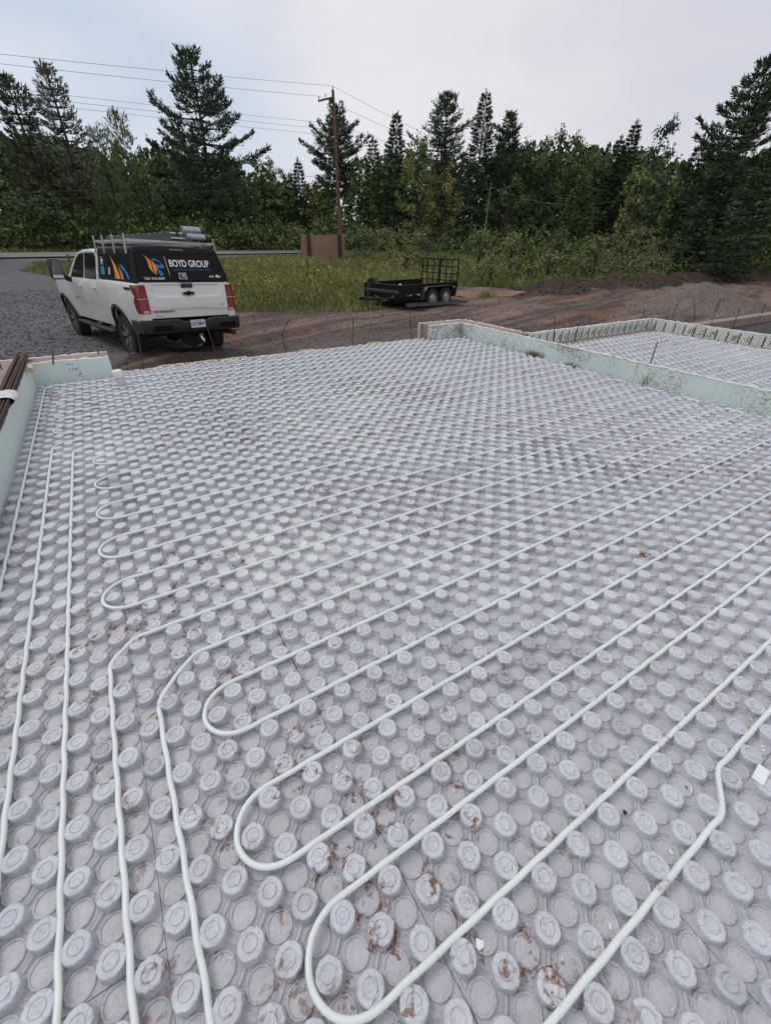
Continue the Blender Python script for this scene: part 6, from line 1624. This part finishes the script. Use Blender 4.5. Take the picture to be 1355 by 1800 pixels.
T_ = [
 # kind, x, ytop, D, width px, material, name, label, extra
 ('pine', 8, 130, 60, 120, 'pine2', 'pine_tree', 'broad dark pine at the left photo edge, beyond the road', dict(low=.12, dens=1.0)),
 ('pine', 76, 108, 57, 76, 'grey', 'pine_tree', 'slim sparse pale-needled pine rising left of the tall feathery tree', dict(sparse=True, dens=1.0, low=.35)),
 ('feather', 205, 198, 62, 120, 'tam', 'tamarack_tree', 'feathery light green tree between the sparse pine and the great pine', dict(dens=1.2)),
 ('feather', 168, 222, 64, 110, 'tam', 'tamarack_tree', 'lower feathery light green tree just left of its taller neighbour', dict(dens=1.2)),
 ('pine', 330, 82, 60, 188, 'pine', 'white_pine_tree', 'great dark white pine towering above the pickup, widest crown of all', dict(dens=1.45, low=.16)),
 ('dec', 455, 262, 66, 90, 'decl', 'birch_tree', 'light green leafy tree just right of the great pine', {}),
 ('dec', 495, 285, 70, 60, 'dec', 'birch_tree', 'small leafy tree between the great pine and the utility pole, left one', {}),
 ('spruce', 523, 280, 68, 42, 'spruce', 'spruce_tree', 'small dark pointed spruce left of the utility pole', {}),
 ('dec', 552, 300, 66, 60, 'yel', 'birch_tree', 'yellowish low leafy tree close left of the utility pole', {}),
 ('pine', 590, 180, 62, 96, 'pine', 'white_pine_tree', 'dark pine with upswept boughs directly behind the utility pole top', dict(dens=1.1, low=.4)),
 ('dec', 632, 262, 60, 62, 'dec', 'poplar_tree', 'mid green leafy tree right beside the utility pole', {}),
 ('spruce', 656, 240, 62, 50, 'dec', 'spruce_tree', 'narrow greenish spruce right of the utility pole', {}),
 ('spruce', 697, 196, 61, 66, 'spruce', 'spruce_tree', 'pointed dark spruce midway between utility pole and open-crowned pine', dict(dens=1.2)),
 ('dec', 735, 226, 57, 90, 'decl', 'poplar_tree', 'bright light green leafy tree left of the open-crowned pine', {}),
 ('pine', 786, 163, 66, 92, 'pine', 'white_pine_tree', 'open-crowned pine with flat tufted top, left of the tall narrow spruce', dict(sparse=False, dens=.6, low=.5)),
 ('dec', 782, 270, 58, 80, 'yel', 'birch_tree', 'olive leafy tree below the open-crowned pine', {}),
 ('spruce', 855, 157, 64, 92, 'pine', 'spruce_tree', 'tall narrow spruce with the highest tip right of the utility pole', dict(dens=.9)),
 ('pine', 899, 195, 64, 66, 'pine', 'white_pine_tree', 'small-crowned pine just right of the tall narrow spruce', dict(dens=.9, low=.45)),
 ('dec', 938, 218, 64, 74, 'decd', 'oak_tree', 'dark rounded leafy tree, first of the row behind the slim service pole', dict(low=.05)),
 ('dec', 985, 210, 64, 76, 'decd', 'oak_tree', 'dark rounded leafy tree, highest of the row right of the small-crowned pine', dict(low=.05)),
 ('dec', 1022, 214, 66, 60, 'dec', 'oak_tree', 'dark green leafy tree in the middle of the right-hand tree row', dict(low=.05)),
 ('dec', 1062, 232, 64, 62, 'decd', 'oak_tree', 'dark leafy tree with a ragged top left of the two black spruces', dict(low=.05)),
 ('spruce', 1092, 240, 66, 44, 'spruce', 'spruce_tree', 'smaller black spruce left of its taller twin', dict(dens=1.2)),
 ('spruce', 1120, 213, 66, 64, 'spruce', 'spruce_tree', 'taller black spruce of the pair left of the dense tall pine', dict(dens=1.5)),
 ('dec', 1176, 194, 62, 92, 'pine', 'pine_tree', 'dense tall dark pine with a rounded top, right of the black spruces', dict(low=.05, top=.93, lsz=.26)),
 ('dec', 1128, 285, 56, 80, 'decl', 'maple_tree', 'light green leafy tree in front of the black spruces', dict(low=.05)),
 ('spruce', 1233, 250, 54, 44, 'spruce', 'spruce_tree', 'thin leaning spruce tip right of the dense tall pine', {}),
 ('dec', 1270, 238, 58, 86, 'dec', 'maple_tree', 'pale green leafy tree left of the big spruce at the right edge', dict(low=.05)),
 ('pine', 1352, 90, 52, 170, 'spruce', 'white_pine_tree', 'great dark conifer at the right photo edge, its tip curved', dict(dens=1.6, low=.05, lean=.02)),
 ('spruce', 1306, 205, 47, 90, 'spruce', 'spruce_tree', 'dark spruce tucked in front of the great conifer at the right edge', dict(dens=1.2)),
 ('spruce', 1030, 300, 50, 70, 'decd', 'spruce_tree', 'pale-lit lower spruce standing before the middle of the right-hand tree row', dict(dens=1.1)),
 ('spruce', 1365, 250, 44, 90, 'spruce', 'spruce_tree', 'dark spruce at the right edge, lowest and nearest one', dict(dens=1.2)),
 ('dec', 420, 300, 58, 90, 'decd', 'maple_tree', 'dark leafy tree low beside the right flank of the great pine', dict(low=.05)),
 ('dec', 255, 300, 58, 100, 'decd', 'maple_tree', 'dark leafy tree low beside the left flank of the great pine', dict(low=.05)),
 ('dec', 110, 300, 56, 130, 'decd', 'maple_tree', 'dark leafy tree below the sparse pine at left', dict(low=.05)),
 ('dec', 30, 330, 55, 130, 'decd', 'maple_tree', 'dark leafy tree at the left photo edge beneath the broad pine', dict(low=.03)),
 ('dec', 900, 300, 57, 90, 'decd', 'maple_tree', 'dark leafy tree right behind the slim service pole', dict(low=.03)),
 ('dec', 1215, 300, 52, 90, 'dec', 'maple_tree', 'dark leafy tree between dense pine and right-edge conifer, low one', dict(low=.03)),
]
for i, (k, x, y, D, w, m, nm, lb, kw) in enumerate(T_): tree(k, x, y, D, w, lb, m, nm, 100+i, gF, **kw)
# bushes on the near side of the road and just beyond it
gB = 'bushes between the dirt yard and the road'
B_ = [
 (722, 398, 36, 84, 'decl', 'tall pale willow bush between the plywood sign and the trailer gate'),
 (968, 440, 30, 74, 'decl', 'pale rounded bush over the left half of the peat bank'),
 (1160, 444, 30, 80, 'decl', 'pale rounded bush just left of the gravel mound'),
 (642, 400, 41, 66, 'dec', 'leafy bush right beside the plywood sign'),
 (688, 392, 40, 78, 'decl', 'light green willow bush, second to the right of the plywood sign'),
 (752, 400, 33, 90, 'decd', 'dark round bush directly behind the raised trailer gate'),
 (715, 425, 30, 60, 'decl', 'pale willow bush just left of the trailer gate'),
 (848, 398, 34, 70, 'dec', 'green bush under the slim service pole'),
 (905, 402, 34, 84, 'decl', 'light green bush right of the slim service pole'),
 (868, 440, 27, 70, 'yel', 'yellowish low bush right of the trailer, by the puddle'),
 (935, 436, 27, 80, 'dec', 'low green bush above the left end of the peat bank'),
 (995, 392, 33, 96, 'decd', 'tall dark alder bush left of the gap in the hedge'),
 (1060, 404, 31, 100, 'dec', 'broad alder bush behind the middle of the peat bank'),
 (1128, 396, 33, 96, 'decl', 'light alder bush behind the peat bank, left of the mound top'),
 (1190, 412, 29, 100, 'dec', 'broad green alder bush behind the gravel mound, left one'),
 (1255, 406, 30, 96, 'decl', 'pale alder bush behind the gravel mound, right one'),
 (1318, 400, 28, 100, 'dec', 'tall green alder bush near the right photo edge'),
 (1372, 394, 26, 100, 'decl', 'light alder bush cut by the right photo edge'),
 (1010, 446, 24, 84, 'dec', 'low bush on the peat bank, nearest to the far room corner'),
 (1095, 452, 24.5, 80, 'decd', 'low dark bush on the crest of the peat bank'),
 (1290, 452, 26, 90, 'yel', 'low yellow-green bush right behind the gravel mound'),
]
def azpx(x):
    d = CF+CR*(x-677.5)/730.02-CU*(440-900)/730.02; return math.atan2(d[0], d[1])
for i, (x, y, D, w, m, lb) in enumerate(B_):
    if x > 930: D = max(D, 21.2/math.cos(azpx(x))+(i % 3)*1.6)
    if x > 830 and D < 30: D = 30
    m = {'dec': 'bm', 'decl': 'bl', 'decd': 'bd', 'yel': 'bl'}[m]
    tree('dec', x, y, D, w, lb, m, 'alder_bush', 300+i, gB, low=.02, lsz=.16, dens=1.25, barkm=M_bark)
for i, (x, y, D, w, m, lb) in enumerate(((60, 395, 57, 110, 'decd', 'low dark bush beyond the road at left'), (225, 385, 56, 120, 'decd', 'dark bush beyond the road behind the pickup rack'), (340, 380, 56, 120, 'dec', 'green bush beyond the road above the canopy'), (430, 385, 56, 100, 'dec', 'green bush beyond the road right of the pickup'), (505, 388, 58, 90, 'decl', 'light bush beyond the road left of the plywood sign'), (590, 370, 58, 90, 'dec', 'green bush beyond the road behind the plywood sign'))):
    tree('dec', x, y, D, w, lb, m, 'roadside_bush', 400+i, 'bushes on the far side of the road', low=.02, lsz=.25, dens=1.0)
# woodland mass behind the individual trees
def woodland():
    rs = np.random.default_rng(77); LV = []; mb = MB()
    bnd = [(-40, 235), (0, 215), (60, 235), (140, 250), (240, 262), (300, 230), (400, 262), (470, 300), (540, 322), (600, 300), (680, 262), (760, 268), (840, 255), (920, 250), (1000, 240), (1060, 250), (1160, 262), (1240, 285), (1300, 262), (1420, 240)]
    xs_ = [b[0] for b in bnd]; ys_ = [b[1] for b in bnd]
    for k in range(560):
        x = rs.uniform(-60, 1440); D = rs.uniform(66, 100); yt = float(np.interp(x, xs_, ys_))+rs.uniform(0, 45)+(8 if D < 75 else 0)
        T = at(x, yt, D); z0 = float(gz(T[0], T[1], False)); H = max(4, T[2]-z0); W = rs.uniform(4, 7)
        n = int(H*11); t = rs.random(n)**.9
        conif = rs.random() < .45
        env = (1-t)**.7 if conif else np.sin(PI*np.clip(t*.8+.15, 0, 1))**.6
        a = rs.uniform(0, 2*PI, n); r_ = W*.5*env*rs.random(n)**.4
        P = np.stack([T[0]+np.cos(a)*r_, T[1]+np.sin(a)*r_, z0+H*t], 1)
        LV.append(leaf_cards(P, .85, rs, asp=.6)); 
        if rs.random() < .4: mb.tube([(T[0], T[1], z0), (T[0]+rs.normal(0, .3), T[1], z0+H*.8)], .12, 5, r1=.05, cap=False)
    V = np.vstack(LV); NT[0] += len(V)//4
    o = obj('woodland', cards_mesh('woodland', V, ML['decd'])); tag(o, 'dense dark mixed forest closing the view beyond the road', 'forest', kind='stuff')
    o = mb.obj('woodland_trunks', M_bark, None); tag(o, 'thin trunks standing inside the dark forest beyond the road', 'trunks', kind='stuff')
    # understorey hedge
    LV = []
    for k in range(420):
        x = rs.uniform(-60, 1440); D = rs.uniform(54, 66); T = at(x, rs.uniform(370, 410), D); z0 = float(gz(T[0], T[1], False)); s_ = rs.uniform(1.1, 2.6)
        q = rs.normal(size=(70, 3)); q /= np.linalg.norm(q, axis=1)[:, None]; q *= (rs.random(70)**.4)[:, None]
        LV.append(leaf_cards(np.array([T[0], T[1], z0+s_*.55])+q*np.array([s_, s_, s_*.9]), .38, rs))
    V = np.vstack(LV); NT[0] += len(V)//4; o = obj('understorey', cards_mesh('understorey', V, ML['dec'])); tag(o, 'tangled green undergrowth at the foot of the forest edge', 'undergrowth', kind='stuff')
    LV = []
    for k in range(260):
        x = rs.uniform(930, 1440); D = rs.uniform(20.0, 28)/math.cos(azpx(x)); T = at(x, 450, D); z0 = float(gz(T[0], T[1], False)); s_ = rs.uniform(.5, 1.3)
        q = rs.normal(size=(70, 3)); q /= np.linalg.norm(q, axis=1)[:, None]; q *= (rs.random(70)**.4)[:, None]
        LV.append(leaf_cards(np.array([T[0], T[1], z0+s_*.5])+q*np.array([s_, s_, s_*1.1]), .17, rs))
    V = np.vstack(LV); NT[0] += len(V)//4; o = obj('thicket', cards_mesh('thicket', V, ML['bm'])); tag(o, 'low mixed thicket of weeds and saplings behind the peat bank', 'thicket', kind='stuff')
woodland()
def side_woods():
    rs = np.random.default_rng(78); LV = []
    for k in range(300):
        az = math.radians(rs.choice([rs.uniform(-120, -12), rs.uniform(78, 120)])); D = rs.uniform(42, 60); x = CAMP[0]+math.sin(az)*D; y = CAMP[1]+math.cos(az)*D; H = rs.uniform(9, 17); W = rs.uniform(4, 7); n = int(H*9); t = rs.random(n)**.9
        a = rs.uniform(0, 2*PI, n); r_ = W*.5*np.sin(PI*np.clip(t*.8+.15, 0, 1))**.6*rs.random(n)**.4; z0 = float(gz(x, y, False))
        LV.append(leaf_cards(np.stack([x+np.cos(a)*r_, y+np.sin(a)*r_, z0+H*t], 1), 1.1, rs, asp=.6))
    o = obj('woodland', cards_mesh('woodland', np.vstack(LV), ML['decd'])); tag(o, 'forest continuing round the clearing to the left and right of the view', 'forest', kind='stuff')
side_woods()
# tall grass and weeds
def grass_field(name, n, Dr, xr, hr, wd, mats, label, seed, lean=.35, keep=None, edge=None):
    rs = np.random.default_rng(seed)
    D = Dr[0]+(Dr[1]-Dr[0])*rs.random(n)**.75; az = np.radians(rs.uniform(xr[0], xr[1], n)); x = CAMP[0]+np.sin(az)*D; y = CAMP[1]+np.cos(az)*D
    ok = grass_mask(x, y)
    s, _ = road_sz(x, y); ok &= ~((s < 1.0) & (s > -10.5))
    if keep is not None: ok &= keep(x, y, D)
    dt = (x-10.95)*math.cos(3.364)+(y-14.91)*math.sin(3.364); dn = -(x-10.95)*math.sin(3.364)+(y-14.91)*math.cos(3.364)
    ok &= ~((dt > -1.6) & (dt < 2.3) & (abs(dn) < 1.35))
    cl = fbm(x*.45+3, y*.45, 3); ok &= rs.random(n) < (.35+1.1*cl)
    x, y, D, cl = x[ok], y[ok], D[ok], cl[ok]; n = len(x)
    h = (hr[0]+(hr[1]-hr[0])*rs.random(n)**1.6)*(.25+1.15*cl); z = gz(x, y)-.03
    if edge: h *= edge(x, y)
    a = rs.uniform(0, 2*PI, n); w = wd*(.6+.8*rs.random(n))*(1+D/40); ux, uy = np.cos(a)*w*.5, np.sin(a)*w*.5
    lx, ly = rs.normal(0, lean, n)*h, rs.normal(0, lean, n)*h
    b0 = np.stack([x-ux, y-uy, z], 1); b1 = np.stack([x+ux, y+uy, z], 1)
    m0 = np.stack([x-ux*.8+lx*.35, y-uy*.8+ly*.35, z+h*.55], 1); m1 = np.stack([x+ux*.8+lx*.35, y+uy*.8+ly*.35, z+h*.55], 1)
    t0 = np.stack([x-ux*.12+lx, y-uy*.12+ly, z+h], 1); t1 = np.stack([x+ux*.12+lx, y+uy*.12+ly, z+h], 1)
    V = np.stack([b0, b1, m1, m0, t1, t0], 1).reshape(-1, 3); o6 = (np.arange(n)*6)[:, None]
    F = np.concatenate([o6+np.array([[0, 1, 2, 3]]), o6+np.array([[3, 2, 4, 5]])], 0)
    o = obj(name, np_mesh(name, V, F, mats)); tag(o, label, 'grass', kind='stuff'); NT[0] += 2*n
    return x, y, z, h
M_gr = mat('grass_green', (.25, .285, .09), .8, c2=(.165, .20, .065), nscale=.35, island=.5, spec=.2, detail=3)
M_gy = mat('grass_yellow', (.33, .30, .11), .8, c2=(.22, .235, .08), nscale=.4, island=.45, spec=.2, detail=3)
M_wd = mat('weeds', (.16, .20, .06), .8, c2=(.21, .22, .08), nscale=.5, island=.4, spec=.2, detail=3)
edge_f = lambda x, y: np.clip(.22+.17*(y-14.4), .22, 1.0)*np.where(x < 2, .7, 1)*(1-.62*sstep(24, 34, y-.2*x))
grass_field('grass', 76000, (14, 47), (-9, 62), (.25, .62), .022, M_gr, 'green grass growing between the dirt yard and the road', 5, edge=edge_f)
grass_field('yellow_weeds', 46000, (16, 40), (2, 50), (.5, 1.15), .020, M_gy, 'tall yellowing weeds and grasses behind the pickup and the trailer', 6, edge=edge_f, keep=lambda x, y, D: fbm(x*.22, y*.22+4, 3) > .47)
grass_field('roadside_grass', 26000, (44, 64), (-9, 62), (.2, .5), .03, M_gr, 'rough grass on the far verge of the road', 8)
# leafy weeds (goldenrod-like stems with leaves and yellow heads)
def weeds(n, seed):
    rs = np.random.default_rng(seed); D = rs.uniform(15.5, 34, n); az = np.radians(rs.uniform(9, 46, n)); x = CAMP[0]+np.sin(az)*D; y = CAMP[1]+np.cos(az)*D
    ok = grass_mask(x, y) & (y > 15.6) & (rs.random(n) < fbm(x*.3+11, y*.3, 3)*1.6-.25)
    dt = (x-10.95)*math.cos(3.364)+(y-14.91)*math.sin(3.364); dn = -(x-10.95)*math.sin(3.364)+(y-14.91)*math.cos(3.364); ok &= ~((dt > -1.6) & (dt < 2.3) & (abs(dn) < 1.3))
    x, y = x[ok], y[ok]; LV = []; YV = []
    for i in range(len(x)):
        h = rs.uniform(.5, 1.1)*(1-.5*float(sstep(25, 33, y[i]))); z = float(gz(x[i], y[i])); k = int(20*h); t = rs.random(k)
        P = np.stack([x[i]+rs.normal(0, .09, k), y[i]+rs.normal(0, .09, k), z+h*(.1+.85*t)], 1); LV.append(leaf_cards(P, .11, rs, asp=.4))
        if rs.random() < .30: P = np.stack([x[i]+rs.normal(0, .05, 6), y[i]+rs.normal(0, .05, 6), z+h*rs.uniform(.9, 1.08, 6)], 1); YV.append(leaf_cards(P, .075, rs, asp=.8))
    o = obj('leafy_weeds', cards_mesh('leafy_weeds', np.vstack(LV), M_wd)); tag(o, 'leafy green weeds standing among the tall grass', 'weeds', kind='stuff')
    o = obj('weed_flowers', cards_mesh('weed_flowers', np.vstack(YV), mat('flower_yellow', (.36, .27, .05), .8, c2=(.42, .38, .20), nscale=1.3, island=.4))); tag(o, 'dull yellow flower heads dotted over the tall weeds', 'flowers', kind='stuff')
    NT[0] += len(LV)*20
weeds(3600, 9)
# grass tufts at the trailer front and right of the channels
for (px_, py_, n_, h_, lb) in ((683, 533, 120, .45, 'bright grass tuft in front of the trailer side'), (855, 522, 150, .35, 'low grass patch right of the steel channels'), (1000, 478, 60, .5, 'dry grass tuft on the peat bank')):
    q = up(px_, py_, -.6); rs = np.random.default_rng(px_); V = []; F = []
    for k in range(n_):
        a = rs.uniform(0, 6.28); r_ = abs(rs.normal(0, .30)); xx, yy = math.cos(a)*r_*1.4, math.sin(a)*r_*.6; h = h_*rs.uniform(.4, 1); o_ = len(V); lx, ly = rs.normal(0, .12), rs.normal(0, .12)
        V += [(xx-.012, yy, 0), (xx+.012, yy, 0), (xx+lx+.003, yy+ly, h), (xx+lx-.003, yy+ly, h)]; F.append((o_, o_+1, o_+2, o_+3))
    zz = float(gz(q[0], q[1])); o = obj('grass_tuft', np_mesh('grass_tuft', V, F, M_gr), None, (q[0], q[1], zz)); tag(o, lb, 'grass tuft')
print('foliage faces', NT[0])
